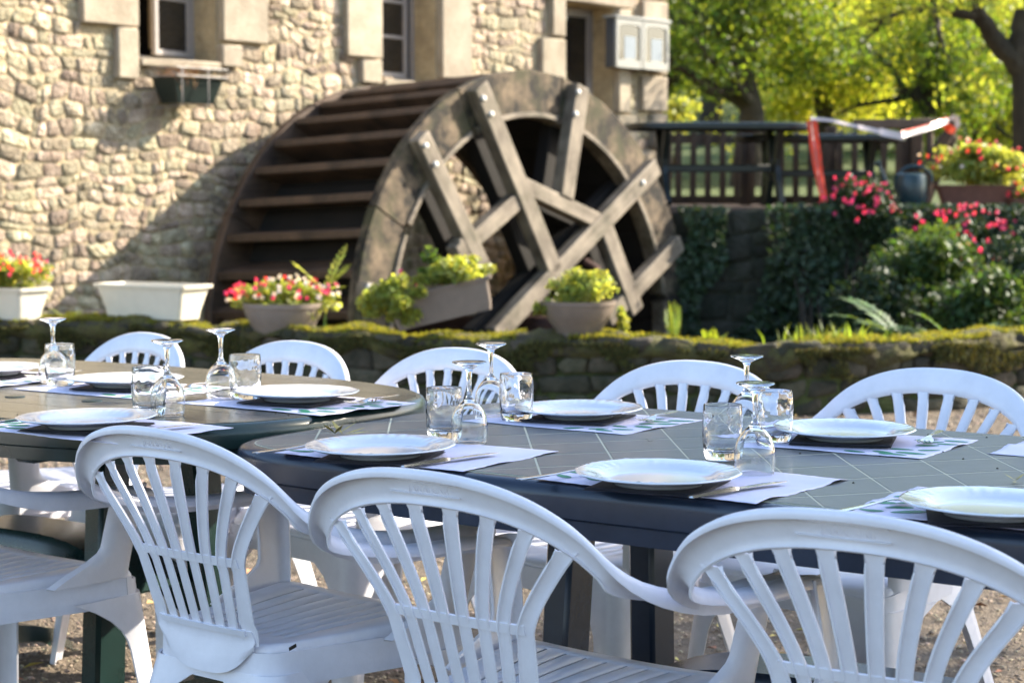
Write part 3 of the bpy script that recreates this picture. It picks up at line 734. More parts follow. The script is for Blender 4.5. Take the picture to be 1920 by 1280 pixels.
def mosscloud():
    n = 120000; x = RNG.uniform(-4.2, 4.6, n); f = RNG.uniform(0, 1, n)
    den = np.array([noise.noise(Vector((a*2.3, 7, 0)))*.5+.5 for a in np.round(x, 2)])
    drape = (f > .62)
    y = np.where(drape, -.035-.03*RNG.uniform(0, 1, n), RNG.uniform(-.02, .40, n)); top = np.array([wtop(a) for a in np.round(x, 2)])
    dep = RNG.uniform(0, 1, n)**1.6*(.04+.26*den)*np.where(x < -1.9, .75, 1)
    z = np.where(drape, top-dep*.9, top+.03+.02*den)
    yw = np.array([wally(a) for a in np.round(x, 2)])
    C = np.stack([x, yw+y, z+RNG.normal(size=n)*.006], 1)
    D = RNG.normal(size=(n, 3))*.5; D[:, 2] += np.where(drape, -.9, .8); D = unit(D)
    N = unit(np.cross(D, RNG.normal(size=(n, 3)))); L = RNG.uniform(.012, .030, n); V, F = leaf_arrays(C, D, N, L, L*.4, .2)
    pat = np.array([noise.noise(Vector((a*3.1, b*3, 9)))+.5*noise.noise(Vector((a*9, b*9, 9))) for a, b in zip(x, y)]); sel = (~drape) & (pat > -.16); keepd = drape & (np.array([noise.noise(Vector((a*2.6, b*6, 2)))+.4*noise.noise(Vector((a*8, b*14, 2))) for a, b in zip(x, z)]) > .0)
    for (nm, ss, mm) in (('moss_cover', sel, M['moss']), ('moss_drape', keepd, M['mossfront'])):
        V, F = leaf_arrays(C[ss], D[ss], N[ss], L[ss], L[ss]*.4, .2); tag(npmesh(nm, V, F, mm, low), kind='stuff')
mosscloud()
# small weeds and grass along the wall top
def tufts(name, xs_, h, n, m, label, cat, dy=(.05, .35), spread=.10, lean=.35, wd=.09):
    Vs = []; Fs = []; k = 0
    for x0 in xs_:
        for i in range(n):
            x = x0+random.gauss(0, spread); y = wally(x)+random.uniform(*dy); z = wtop(x)-.01; hh = h*random.uniform(.5, 1.15)
            a = random.uniform(0, 6.28); ln = random.uniform(.1, lean*2)*hh; dx, dy_ = math.cos(a)*ln, math.sin(a)*ln; wv = Vector((-math.sin(a), math.cos(a), 0))*hh*wd*.5
            p = Vector((x, y, z)); pts = [p, p+Vector((dx*.35, dy_*.35, hh*.6)), p+Vector((dx, dy_, hh*.95))]
            Vs += [pts[0]-wv, pts[0]+wv, pts[1]+wv*.8, pts[1]-wv*.8, pts[2]]; Fs += [(k, k+1, k+2), (k, k+2, k+3), (k+3, k+2, k+4)]; k += 5
    o = mesh(name, Vs, Fs, m, None, False); tag(o, label, cat, kind='stuff'); return o
tufts('grass_tufts', [1.62, 1.72, 1.80], .14, 34, M['grass'], 'bright grass tufts growing on top of the mossy wall', 'grass', spread=.13)
tufts('wall_weeds', [-3.2, -2.55, -2.4, -1.5, -.95, -.75, -.6, .72, 2.1], .075, 26, M['grass'], 'small green weeds along the foot of the planters', 'weeds', spread=.14, dy=(.02, .38), wd=.16)

def frond(mb, p, d, L, pairs, lw, arch=.35, curl=.0):
    """one pinnate frond from p in direction d."""
    p = Vector(p); d = Vector(d).normalized(); side = d.cross(Vector((0, 0, 1))).normalized(); pts = []
    for i in range(pairs+1):
        f = i/pairs; pts.append(p+d*L*f+Vector((0, 0, -arch*L*f*f)))
    mb.tube(pts, [.004*(1-.7*i/pairs) for i in range(pairs+1)], 4, False)
    for i in range(1, pairs+1):
        f = i/pairs; t = (pts[i]-pts[i-1]).normalized(); ll = lw*(math.sin(math.pi*min(1, f*.85+.12))**.7)
        for sg in (-1, 1):
            a = pts[i]; dd = (side*sg*.9+t*.45+Vector((0, 0, random.uniform(-.1, .1)))).normalized(); b = a+dd*ll; m_ = (a+b)/2; w = t*ll*.20
            mb.add([a, m_-w, b, m_+w], [(0, 1, 2, 3)])
def fern(name, base, n, L, label, m, elev=(.5, 1.2), lw=.10, arch=.4, fan=None, pairs=13):
    t = empty(name, tuple(base), 0, label, 'fern')
    for i in range(n):
        a = fan[0]+(fan[1]-fan[0])*i/max(1, n-1) if fan else random.uniform(0, 6.28)
        e = random.uniform(*elev); mb = MB(); frond(mb, (0, 0, 0), (math.cos(a)*math.cos(e), math.sin(a)*math.cos(e), math.sin(e)), L*random.uniform(.8, 1.1), pairs, lw, arch)
        mb.build('frond', m, t, smooth=False)
    return t
def walltop(px, dy=.18):
    Y = 11.0
    for _ in range(8):
        x = (px-960)/3600*Y; Y = wally(x)+dy
    return Vector(((px-960)/3600*Y, Y, wtop((px-960)/3600*Y)))
fern('fern', walltop(1266, .3), 5, .26, 'small bright upright fern on the mossy wall beside the wheel', M['grass'], (1.15, 1.5), .045, .05)
fern('fern', walltop(1335, .3), 4, .15, 'tiny bright fern on the mossy wall right of the upright fern', M['grass'], (.6, 1.2), .035, .05)
fern('fern', walltop(1700, .75)+Vector((0, 0, -.05)), 7, .62, 'large drooping green fern behind the right end of the mossy wall', M['leafmid'], (.25, .9), .12, .35, (math.pi*.55, math.pi*1.25), 18)
fern('fern', walltop(1790, .6)+Vector((0, 0, -.05)), 6, .5, 'shaded fern beside the large drooping fern', M['leafmid'], (.3, 1.0), .11, .35, None, 16)
fern('fern', walltop(130, .30), 6, .22, 'little yellow-green fern between the two cream planters', M['leafbright'], (.3, 1.3), .045, .3)
# pinnate sapling behind the pink flower bowl
sap = empty('sapling', tuple(walltop(606, .32)), 0, 'thin sapling with paired leaflets behind the pink flower bowl', 'sapling')
s0 = walltop(606, .32); mb = MB(); tips = [(548, 495), (650, 462), (655, 500), (590, 545), (640, 540)]
cen = at(607, 545, s0.y)-s0; mb.tube([(0, 0, 0), tuple(cen*.5+Vector((.01, 0, 0))), tuple(cen)], [.006, .005, .004], 5); mb.build('stem', M['leafmid'], sap)
for (x, y) in tips:
    e = at(x, y, s0.y-.05)-s0; mb = MB(); d = e-cen; frond(mb, cen, d+Vector((0, 0, d.length*.16)), d.length*1.12, 9, .085, .10); mb.build('frond', M['leafbright'], sap, smooth=False)

# ---------------------------------------------------------------- planters on the wall
def trough(name, p, rz, L, W, H, m, label, cat, taper=.82, group=None, soil=True, tilt=0, lip=.025, fluted=False):
    t = empty(name, tuple(p), rz, label, cat, group)
    if tilt: t.rotation_euler = (0, tilt, rz)
    lv = [(0, taper, taper*.86), (H*.25, taper+.03, taper*.9), (H*.85, .95, .94), (H*.9, .955, .95), (H*.905, 1.02, 1.04), (H, 1.03, 1.06), (H*1.0, .93, .90), (H*.82, .91, .88)]
    V = []; F = []; nc = 5
    def rr(L, W, r):
        out = []
        for (cx, cy, a0) in ((L/2-r, W/2-r, 0), (-L/2+r, W/2-r, 90), (-L/2+r, -W/2+r, 180), (L/2-r, -W/2+r, 270)):
            for q in range(nc): a = R(a0+90*q/(nc-1)); out.append((cx+r*math.cos(a), cy+r*math.sin(a)))
        return out
    for (z, fl, fw) in lv:
        V += [(x, y, z) for (x, y) in rr(L*fl, W*fw, .022)]
    n = 4*nc
    for q in range(len(lv)-1):
        for i in range(n): F.append((q*n+i, q*n+(i+1) % n, (q+1)*n+(i+1) % n, (q+1)*n+i))
    F.append(tuple(range(n-1, -1, -1)))
    o = mesh('trough_shell', V, F, m, t); o.data.set_sharp_from_angle(angle=R(40))
    s = MB(); s.box((0, 0, H*.80), (L*.93, W*.88, .01)); s.build('soil' if soil else 'inner_floor', M['soil'] if soil else m, t, smooth=False)
    return t
def plantfill(parent, c, r, n, size, m, flowers=(), nf=60, fsize=.035, k=16, name='foliage', asp=.55, droop=.1, top=True):
    C = blob(n, c, r, int(k*1.6), .34, .25); o = leaves(name, C, size, m, parent, asp, .35, .4, .2, droop)
    for (fm, cnt) in flowers:
        d = unit(RNG.normal(size=(cnt, 3))); d[:, 2] = np.abs(d[:, 2])*(1 if top else .3)*.9+RNG.uniform(-.3, .1, cnt); d[:, 1] -= .25; d = unit(d)
        cl = np.array(c)+d*np.array(r)*RNG.uniform(.8, 1.1, (cnt, 1))
        P = np.repeat(cl, 5, 0); ang = np.tile(np.arange(5)*1.2566, cnt)
        D = np.stack([np.cos(ang), np.zeros(cnt*5), np.sin(ang)], 1)+RNG.normal(size=(cnt*5, 3))*.25; D = unit(D)
        L = np.full(cnt*5, fsize)*RNG.uniform(.8, 1.2, cnt*5); Cc = P+D*L[:, None]*.4
        N = np.repeat(unit(d+np.array([0, -.6, .2])), 5, 0); N = unit(N-D*(N*D).sum(1, keepdims=True))
        V, F = leaf_arrays(Cc, D, N, L, L*.85, .15); npmesh('blossoms', V, F, fm, parent)
    return o
rzp = R(-14)
p1 = walltop(28, .17)
t = trough('planter', p1+Vector((-.10, .06, .045)), R(-34), .62, .27, .20, M['cream'], 'cream planter full of red and pink flowers at the left edge', 'planter')
plantfill(t, (.04, 0, .29), (.36, .22, .14), 2400, .036, M['leafbright'], [(M['flowerred'], 34), (M['flowerpink'], 34), (M['flowerwhite'], 26)], fsize=.019, k=26)
p2 = walltop(283, .17)
t2 = trough('planter', p2+Vector((0, .05, .04)), R(-30), .72, .29, .215, M['cream'], 'empty long cream planter standing on the mossy wall', 'planter')
def bowl(name, p, r, h, m, label, fluted=True, foot=.55):
    t = empty(name, tuple(p), 0, label, 'flower pot')
    prof_ = [(0, 0), (r*foot, 0), (r*foot*1.02, h*.06), (r*(foot+.06), h*.2), (r*.80, h*.45), (r*.93, h*.72), (r*.97, h*.86), (r*1.0, h*.88), (r*1.02, h), (r*.96, h*1.0), (r*.92, h*.86), (0, h*.84)]
    mb = MB().lathe(prof_, 40, fn=(lambda r_, z, a: (r_*(1+.012*math.cos(a*20)) if (fluted and h*.1 < z < h*.85 and r_ > r*.5) else r_, z)))
    mb.build('pot_shell', m, t); s = MB().lathe([(0, h*.865), (r*.92, h*.86)], 24); s.build('soil', M['soil'], t); return t
b1 = walltop(530, .15); t = bowl('flower_bowl', b1+Vector((0, 0, -.07)), .24, .24, M['taupe'], 'taupe bowl pot with pink and white flowers in front of the wheel')
plantfill(t, (0, 0, .27), (.34, .24, .13), 2600, .040, M['leafbright'], [(M['flowerpink'], 34), (M['flowerred'], 8), (M['flowerwhite'], 36)], fsize=.020, k=26)
b2 = walltop(1085, .15); t = bowl('flower_bowl', b2+Vector((0, 0, .03)), .205, .20, M['taupe_dark'], 'brown ribbed bowl pot with pale green trailing leaves')
plantfill(t, (0, 0, .26), (.25, .20, .15), 2200, .038, M['leafbright']); plantfill(t, (.24, -.02, .10), (.05, .07, .15), 220, .04, M['leafbright'], k=5)
plantfill(t, (-.20, -.04, .16), (.06, .07, .08), 160, .04, M['leafbright'], k=4)
b3 = at(846, 620, wally(-.35)+.12); b3.z = WT+.08
t = trough('planter', b3+Vector((-.04, .05, .02)), R(6), .60, .20, .19, M['taupe_dark'], 'brown trough tipped up to the right with bushy yellow-green leaves', 'planter', tilt=R(-13), taper=.9)
plantfill(t, (-.23, -.07, .17), (.24, .17, .17), 2400, .040, M['leafbright'], [(M['flowerpink'], 2)], k=12, fsize=.018); plantfill(t, (.14, 0, .25), (.28, .14, .12), 2200, .038, M['leafbright'], k=12)
plantfill(t, (-.02, 0, .33), (.10, .06, .09), 90, .05, M['leafmid'], k=5)

# ---------------------------------------------------------------- terrace at the right
TZ = 1.06; TY = 16.6
tx0 = at(1262, 380, TY).x
rot0 = None
tw = empty('terrace_wall', (0, 0, 0), 0, 'dark retaining wall below the wooden terrace', 'wall')
mb = MB(); mb.box(((tx0+9)/2, TY+.45, (TZ-.06-2.2)/2), (9-tx0, .8, TZ-.06+2.2)); mb.build('wall_core', M['darkstone'], tw, smooth=False)
rnd = random.Random(5)
cells = rubble_cells(tx0, tx0+2.6, -1.0, TZ-.07, (.12, .24), (.18, .42), [], rnd, gap=.006, warp=.07)
for c in cells:
    Vv, Ff = stone_mesh(c, lambda u, v, h: Vector((u, TY+.05-h, v)), rnd.uniform(.01, .05), rnd); mesh('stone', Vv, Ff, M['darkstone'], tw)
V = [(tx0-1.2, TY+.05, TZ-.055), (12, TY+.05, TZ-.055), (12, 20.7, TZ-.055), (tx0-1.2, 20.7, TZ-.055), (tx0-1.2, TY+.05, TZ), (12, TY+.05, TZ), (12, 20.7, TZ), (tx0-1.2, 20.7, TZ)]
o = mesh('terrace_deck', V, [(3, 2, 1, 0), (4, 5, 6, 7), (0, 1, 5, 4), (1, 2, 6, 5), (2, 3, 7, 6), (3, 0, 4, 7)], M['deck'], smooth=False); tag(o, kind='structure')
# fence of upright boards at the back of the terrace
FY = 19.2
def fence(x0, x1, xpost, label):
    f = empty('fence', (0, FY, TZ), 0, label, 'fence')
    a = at(x0, 300, FY).x; b = at(x1, 300, FY).x; zt = at(1400, 246, FY).z-TZ; zb = .02
    n = int((b-a)/.145)
    bm_ = MB().box((0, 0, 0), (.062, .025, zt-zb-.02)); proto = None
    for i in range(n+1):
        o = bm_.build('fence_board', M['fence'], f, bevel=.004) if proto is None else link(proto.copy(), f); proto = proto or o
        o.location = (a+(b-a)*i/n, random.uniform(-.004, .004), (zt+zb)/2+random.uniform(-.015, .01)); o.rotation_euler = (0, random.uniform(-.012, .012), 0)
    for z in (zb+.03, zt-.08): MB().box(((a+b)/2, .04, z), (b-a+.1, .045, .085)).build('rail', M['fence'], f, smooth=False)
    for x in xpost:
        xx = at(x, 300, FY).x; MB().box((xx, .075, zt/2+.02), (.10, .10, zt+.06), bev=.01).build('post', M['fence'], f)
fence(1245, 1712, (1250, 1400, 1560, 1700), 'brown fence of upright boards along the back of the terrace')
# wooden post with diagonal braces
pst = empty('timber_frame', tuple(at(1717, 380, 17.9)), 0, 'brown timber post with a diagonal brace and top rail on the terrace', 'timber frame')
pb = at(1717, 380, 17.9); pst.location.z = TZ
zt = at(1717, 238, 17.9).z-TZ
MB().box((0, 0, zt/2), (.10, .10, zt), bev=.01).build('post', M['fence'], pst)
MB().box((.13, .05, zt/2), (.055, .08, zt*.9), bev=.01).build('post', M['deck'], pst)
q = at(1783, 236, 17.9)-Vector((pb.x, 17.9, TZ)); MB().beam((.0, -.06, zt*.30), (q.x, -.06, q.z-.02), .10, .07, Vector((0, 1, 0)), .008).build('brace', M['fence'], pst)
q = at(1745, 330, 17.9)-Vector((pb.x, 17.9, TZ)); MB().beam((.10, .10, .0), (.36, .10, zt*.9), .09, .06, Vector((0, 1, 0)), .008).build('brace', M['fence'], pst)
a_ = at(1600, 236, 17.9)-Vector((pb.x, 17.9, TZ)); b_ = at(1790, 231, 17.9)-Vector((pb.x, 17.9, TZ))
MB().beam((a_.x, 0, zt+.02), (b_.x, 0, zt+.035), .09, .09, Vector((0, 1, 0)), .01).build('top_rail', M['deck'], pst)

# dark resin tables on the terrace
def resin_table(p, L, W, H, rz, label):
    t = empty('terrace_table', tuple(p), rz, label, 'table', 'dark tables on the terrace')
    out = [(L/2*(abs(math.cos(a))**.5)*(1 if math.cos(a) >= 0 else -1), W/2*(abs(math.sin(a))**.5)*(1 if math.sin(a) >= 0 else -1)) for a in [2*math.pi*i/48 for i in range(48)]]
    mb = MB(); V = []; n = 48
    for (k, z) in ((.93, H), (.99, H-.006), (1, H-.02), (.995, H-.055), (.975, H-.06), (.97, H-.03)): V += [(x*k, y*k, z) for x, y in out]
    F = [tuple(range(n))]
    for q_ in range(5):
        for i in range(n): F.append((q_*n+(i+1) % n, q_*n+i, (q_+1)*n+i, (q_+1)*n+(i+1) % n))
    mb.add(V, F).build('tabletop', M['picnic'], t)
    for sx in (-1, 1):
        for sy in (-1, 1):          # curved splayed legs
            pts = []
            for k in range(9):
                f = k/8; y = sy*(W*.30-(W*.20)*math.sin(math.pi*f)**1.2*1.0+W*.06*f); pts.append(Vector((sx*L*.30, y, (H-.05)*(1-f)+.01)))
            rows_ = []
            lm = MB()
            for k in range(8):
                lm.beam(pts[k], pts[k+1]+(pts[k+1]-pts[k])*.06, .12, .05, Vector((1, 0, 0)))
            lm.build('leg', M['picnic'], t)
        for k in (0,):
            MB().box((sx*L*.30, 0, H*.46), (.05, .16, .10), bev=.01).build('leg_web', M['picnic'], t)
    MB().box((0, 0, H*.46), (L*.6, .04, .07), bev=.01).build('stretcher', M['picnic'], t)
    return t
H1 = at(1350, 231, 17.4).z-TZ
c_ = at(1349, 300, 17.5); resin_table((c_.x, 17.6, TZ), 1.72, .95, H1, R(4), 'dark green resin table on the terrace nearest the mill corner')
c_ = at(1525, 300, 18.3); resin_table((c_.x+.05, 18.35, TZ), 1.62, .85, at(1525, 252, 18.0).z-TZ, R(-2), 'dark resin table behind the red and white tape')
# barrier tape
def ribbon(name, pts, wd, m, parent, up=Vector((0, 0, 1)), tw=None):
    rows_ = []; pts = [Vector(p) for p in pts]
    P = []
    for i in range(len(pts)-1):
        for k in range(6): P.append(pts[i].lerp(pts[i+1], k/6))
    P.append(pts[-1])
    for i, p in enumerate(P):
        u = up if tw is None else (Matrix.Rotation(tw[0]+(tw[1]-tw[0])*i/(len(P)-1), 3, 'X') @ up)
        rows_.append([p-u*wd/2, p+u*wd/2+Vector((0, .012*math.sin(i*.9), 0))])
    MB().sheet(rows_, .002).build(name, m, parent)
tape = empty('barrier_tape', (0, 0, 0), 0, 'red and white barrier tape strung over the terrace table and post', 'barrier tape')
ty = 17.05
A = at(1523, 226, ty); B_ = at(1531, 300, ty); C_ = at(1546, 378, ty-.1)
for k, (mm, off) in enumerate(((M['tape_r'], -.030), (M['tape_w'], -.0095), (M['tape_r'], .0085), (M['tape_r'], .032))):
    ribbon('tape_hanging', [A+Vector((off, 0, 0)), B_+Vector((off*.9, -.02, 0)), C_+Vector((off*.45, 0, 0))], [.036, .008, .026, .022][k], mm, tape, Vector((1, 0, 0)))
pp = [at(1520, 222, ty), at(1560, 226, ty), at(1610, 238, ty), at(1650, 247, ty), at(1692, 256, ty)]
ribbon('tape_strung', pp[:3], .035, M['tape_w'], tape, Vector((0, .5, .8)).normalized()); ribbon('tape_strung', [pp[2], pp[3]], .05, M['tape_w'], tape, Vector((0, .5, .8)).normalized())
ribbon('tape_strung', [pp[3], pp[4]], .07, M['tape_w'], tape, Vector((0, .3, .9)).normalized())
ribbon('tape_strung', [at(1690, 254, ty), at(1735, 242, ty+.2), at(1778, 226, ty+.5)], .055, M['tape_w'], tape, Vector((0, .4, .9)).normalized())
ribbon('tape_strung', [at(1690, 248, ty+.01), at(1735, 236, ty+.21), at(1778, 221, ty+.51)], .02, M['tape_r'], tape, Vector((0, .4, .9)).normalized())
ribbon('tape_wrap', [at(1770, 232, ty+.45), at(1782, 243, ty+.5), at(1791, 246, ty+.62)], .07, M['tape_r'], tape, Vector((.5, 0, .8)).normalized())
ribbon('tape_wrap', [at(1782, 220, ty+.5), at(1794, 222, ty+.55), at(1797, 240, ty+.6)], .06, M['tape_w'], tape, Vector((.6, 0, .7)).normalized())

# watering can
wc = empty('watering_can', tuple(at(1706, 384, 16.75)), 0, 'dark blue-green watering can with a round handle on the terrace edge', 'watering can')
wc.location.z = TZ
s = 16.75/3600
mb = MB().lathe([(0, 0), (30*s, 0), (32*s, 3*s), (31*s, 50*s), (28*s, 60*s), (22*s, 63*s), (20*s, 60*s), (0, 58*s)], 24); mb.build('can_body', M['can'], wc)
mb = MB().tube([(18*s*math.cos(a)+8*s+14*s*math.cos(a), 0, 52*s+24*s*math.sin(a)) for a in [R(170-200*i/12) for i in range(13)]], 3.2*s, 8); mb.build('handle', M['can'], wc)
mb = MB().tube([(-28*s, 0, 14*s), (-44*s, 0, 42*s), (-58*s, 0, 76*s)], [5*s, 4*s, 3*s], 8); mb.tube([(-58*s, 0, 76*s), (-63*s, 0, 84*s)], [3*s, 9*s], 10); mb.build('spout', M['can'], wc)
# terracotta trough with flowers
pt = at(1830, 402, 17.0); pt.z = TZ+.0
t = trough('planter', pt, R(-6), .72, .25, .19, M['terracotta'], 'dark terracotta trough with red flowers on the terrace edge', 'planter')
plantfill(t, (0, .05, .36), (.50, .28, .24), 3600, .055, M['leafbright'], [(M['flowerred'], 24), (M['flowerpink'], 16), (M['flowerwhite'], 12)], fsize=.022, k=30)
pt = at(1915, 425, 16.9); t = trough('planter', Vector((pt.x+.1, 16.9, .93)), R(10), .5, .24, .2, M['terracotta'], 'terracotta trough with orange flowers at the right edge', 'planter')
plantfill(t, (0, 0, .26), (.26, .2, .12), 700, .05, M['leafbright'], [(M['flowerred'], 24)], fsize=.024)

# ivy and shrubs over the retaining wall and bank
def shrub(name, label, px, py, Y, r, n, size, m, flowers=(), cat='shrub', k=18, nf=.03, stem=True):
    c = at(px, py, Y); t = empty(name, (c.x, c.y, c.z-r[2]), 0, label, cat)
    plantfill(t, (0, 0, r[2]), r, n, size, m, flowers, fsize=nf, k=k)
    if stem:
        mb = MB()
        for i in range(5): mb.tube([(random.uniform(-.08, .08), 0, -.3), (random.uniform(-.2, .2)*r[0], 0, r[2]*.5), (random.uniform(-.8, .8)*r[0], random.uniform(-.5, .5)*r[1], r[2]*1.2)], [.015, .01, .004], 5)
        mb.build('stems', M['bark'], t)
    return t
shrub('flowering_shrub', 'rounded shrub topped with crimson flowers beside the watering can', 1612, 400, 16.3, (.36, .32, .32), 4600, .05, M['leafdark'], [(M['flowerpink'], 75)], k=26, nf=.026)
shrub('flowering_shrub', 'low dark shrub with pink flowers below the terracotta trough', 1805, 432, 16.2, (.42, .35, .22), 4000, .05, M['leafdark'], [(M['flowerpink'], 70)], k=24, nf=.026)
shrub('flowering_shrub', 'lower shrub with a few magenta flowers at the right', 1855, 500, 15.2, (.34, .3, .24), 3000, .05, M['leafdark'], [(M['flowerpink'], 22)], k=20, nf=.026)
iv = empty('ivy', (0, 0, 0), 0, 'thick dark ivy hanging over the retaining wall', 'ivy')
def ivy():
    n = 30000; x = RNG.uniform(at(1440, 500, 16).x, at(2000, 500, 16).x, n); z = RNG.uniform(-1.2, TZ+.02, n)
    bul = np.array([.35*noise.noise(Vector((a*1.3, 0, b*1.5)))+.25 for a, b in zip(x, z)])
    y = TY-.05-np.clip(bul, 0, 1)*RNG.uniform(.3, 1, n)-RNG.uniform(0, .1, n); C = np.stack([x, y, z], 1)
    keep = x > at(1440, 500, 16).x+.35*RNG.uniform(0, 1, n); C = C[keep]
    n2 = 9000; x2 = RNG.uniform(tx0, at(1480, 500, 16).x, n2); z2 = RNG.uniform(-1.2, TZ, n2); k2 = np.array([noise.noise(Vector((a*2.2, 3, b*1.6)))+.5*(b-.2) for a, b in zip(x2, z2)]) > .12
    C = np.concatenate([C, np.stack([x2, np.full(n2, TY-.06)-RNG.uniform(0, .10, n2), z2], 1)[k2]])
    n = len(C); N = RNG.normal(size=(n, 3))*.6+np.array([0, -1, .35]); N = unit(N); D = RNG.normal(size=(n, 3)); D[:, 2] -= .5; D = unit(D-N*(N*D).sum(1, keepdims=True))
    L = RNG.uniform(.035, .075, n); V, F = leaf_arrays(C, D, N, L, L*.8, .15); tag(npmesh('ivy_leaves', V, F, M['leafdark'], iv), kind='stuff')
    mb = MB(); ty_ = .12
    for (x0, x1) in ((1488, 1505), (1505, 1512), (1520, 1508), (1535, 1540), (1590, 1600), (1500, 1520), (1610, 1590)):
        a = at(x0, 470, 16.35); b = at((x0+x1)/2+random.uniform(-14, 14), 560, 16.2); c = at(x1, 690, 15.8)
        mb.tube([a, a.lerp(b, .5)+Vector((random.uniform(-.04, .04), 0, 0)), b, b.lerp(c, .5)+Vector((random.uniform(-.04, .04), 0, 0)), c], [.016, .018, .017, .018, .02], 7)
    mb.build('ivy_stems', M['bark'], iv)
ivy()
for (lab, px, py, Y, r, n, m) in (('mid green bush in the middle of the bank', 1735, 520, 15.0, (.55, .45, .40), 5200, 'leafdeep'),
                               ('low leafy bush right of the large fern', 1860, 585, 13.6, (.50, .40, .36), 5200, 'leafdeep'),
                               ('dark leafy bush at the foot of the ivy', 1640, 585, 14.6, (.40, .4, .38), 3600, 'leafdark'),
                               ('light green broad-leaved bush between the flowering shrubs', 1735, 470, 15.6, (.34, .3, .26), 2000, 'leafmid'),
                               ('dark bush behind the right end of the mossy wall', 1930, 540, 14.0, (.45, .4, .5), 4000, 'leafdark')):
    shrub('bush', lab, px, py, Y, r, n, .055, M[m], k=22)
shrub('bush', 'bright yellow-green bush behind the terrace tables at the mill corner', 1265, 218, 21.5, (.36, .4, .28), 1300, .07, M['leafbright'], k=16)
bank = MB(); V = []; F = []
bx = [at(1560, 500, 15).x, 3, 3.5, 4.2, 5, 7, 10]; by = [16.6, 15.8, 15, 14, 13, 12, 11.2]
for j, y in enumerate(by):
    for i, x in enumerate(bx): V.append((x-(.3*j if i == 0 else 0)*0, y, -1.6+(2.55-.42*j*.9)*min(1, i/2+.0)*(1 if i else 0)+(.1*noise.noise(Vector((x, y, 0))))))
for j in range(len(by)-1):
    for i in range(len(bx)-1): F.append((j*len(bx)+i, j*len(bx)+i+1, (j+1)*len(bx)+i+1, (j+1)*len(bx)+i))
o = mesh('planted_bank', V, F, M['pitground']); tag(o, kind='structure')

# ---------------------------------------------------------------- trees
def limb(mb, p, q, r0, r1, n=6, wob=.08, seed=0):
    p = Vector(p); q = Vector(q); L = (q-p).length; pts = []
    for i in range(n+1):
        f = i/n; pts.append(p.lerp(q, f)+Vector((noise.noise(Vector((f*3, seed, 1))), noise.noise(Vector((f*3, seed, 5))), noise.noise(Vector((f*3, seed, 9)))*.6))*L*wob*math.sin(math.pi*f))
    mb.tube(pts, [r0+(r1-r0)*i/n for i in range(n+1)], 9); return pts
def tree(name, label, base, trunk, limbs, crowns, r0, lm, group='trees behind the terrace', bark='bark', size=.11, sparse=1.0):
    base = Vector(base); t = empty(name, tuple(base), 0, label, 'tree', group)
    mb = MB(); pts = [Vector(p)-base for p in trunk]
    rs = [r0*(1-.6*i/(len(pts)-1)) for i in range(len(pts))]; rs[0] *= 1.3
    mb.tube(pts, rs, 12)
    for i, (p, q, a, b) in enumerate(limbs): limb(mb, Vector(p)-base, Vector(q)-base, a, b, 7, .12, i*3.1+base.x)
    mb.build('trunk', M[bark], t)
    allc = []
    for (c, r, n) in crowns: allc.append(blob(int(n*sparse), np.array(c)-np.array(base), r, 26, .30, .30))
    o = leaves('crown', np.concatenate(allc), size, M[lm], t, .6, .5, .35, .2); return t
def g(x, y): return (x, y, meadow(x, y)-.1)
# far backdrop trees (about 26-45 m off)
specs = [  # px, depth, trunk radius, crown centre px,py, radii, n, material, label
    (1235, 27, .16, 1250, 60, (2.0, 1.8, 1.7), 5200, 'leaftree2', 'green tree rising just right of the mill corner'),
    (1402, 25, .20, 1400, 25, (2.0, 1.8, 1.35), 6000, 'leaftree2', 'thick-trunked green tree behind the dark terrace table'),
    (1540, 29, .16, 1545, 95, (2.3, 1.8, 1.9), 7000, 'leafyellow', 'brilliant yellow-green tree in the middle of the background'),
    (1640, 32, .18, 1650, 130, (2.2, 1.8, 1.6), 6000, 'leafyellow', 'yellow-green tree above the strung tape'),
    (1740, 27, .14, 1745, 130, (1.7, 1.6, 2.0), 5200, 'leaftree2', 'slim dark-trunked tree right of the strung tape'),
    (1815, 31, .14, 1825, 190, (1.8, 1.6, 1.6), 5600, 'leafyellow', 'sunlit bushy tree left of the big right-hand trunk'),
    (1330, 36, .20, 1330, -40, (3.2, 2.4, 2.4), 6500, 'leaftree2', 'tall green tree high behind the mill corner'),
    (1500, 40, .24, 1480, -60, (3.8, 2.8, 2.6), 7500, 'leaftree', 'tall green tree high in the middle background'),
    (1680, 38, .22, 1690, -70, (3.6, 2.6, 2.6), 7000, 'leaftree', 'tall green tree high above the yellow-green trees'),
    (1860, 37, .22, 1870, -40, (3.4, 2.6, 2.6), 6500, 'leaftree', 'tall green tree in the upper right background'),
    (1980, 32, .18, 1975, 120, (2.2, 1.8, 2.2), 4500, 'leaftree', 'green tree at the right edge behind the big trunk')]
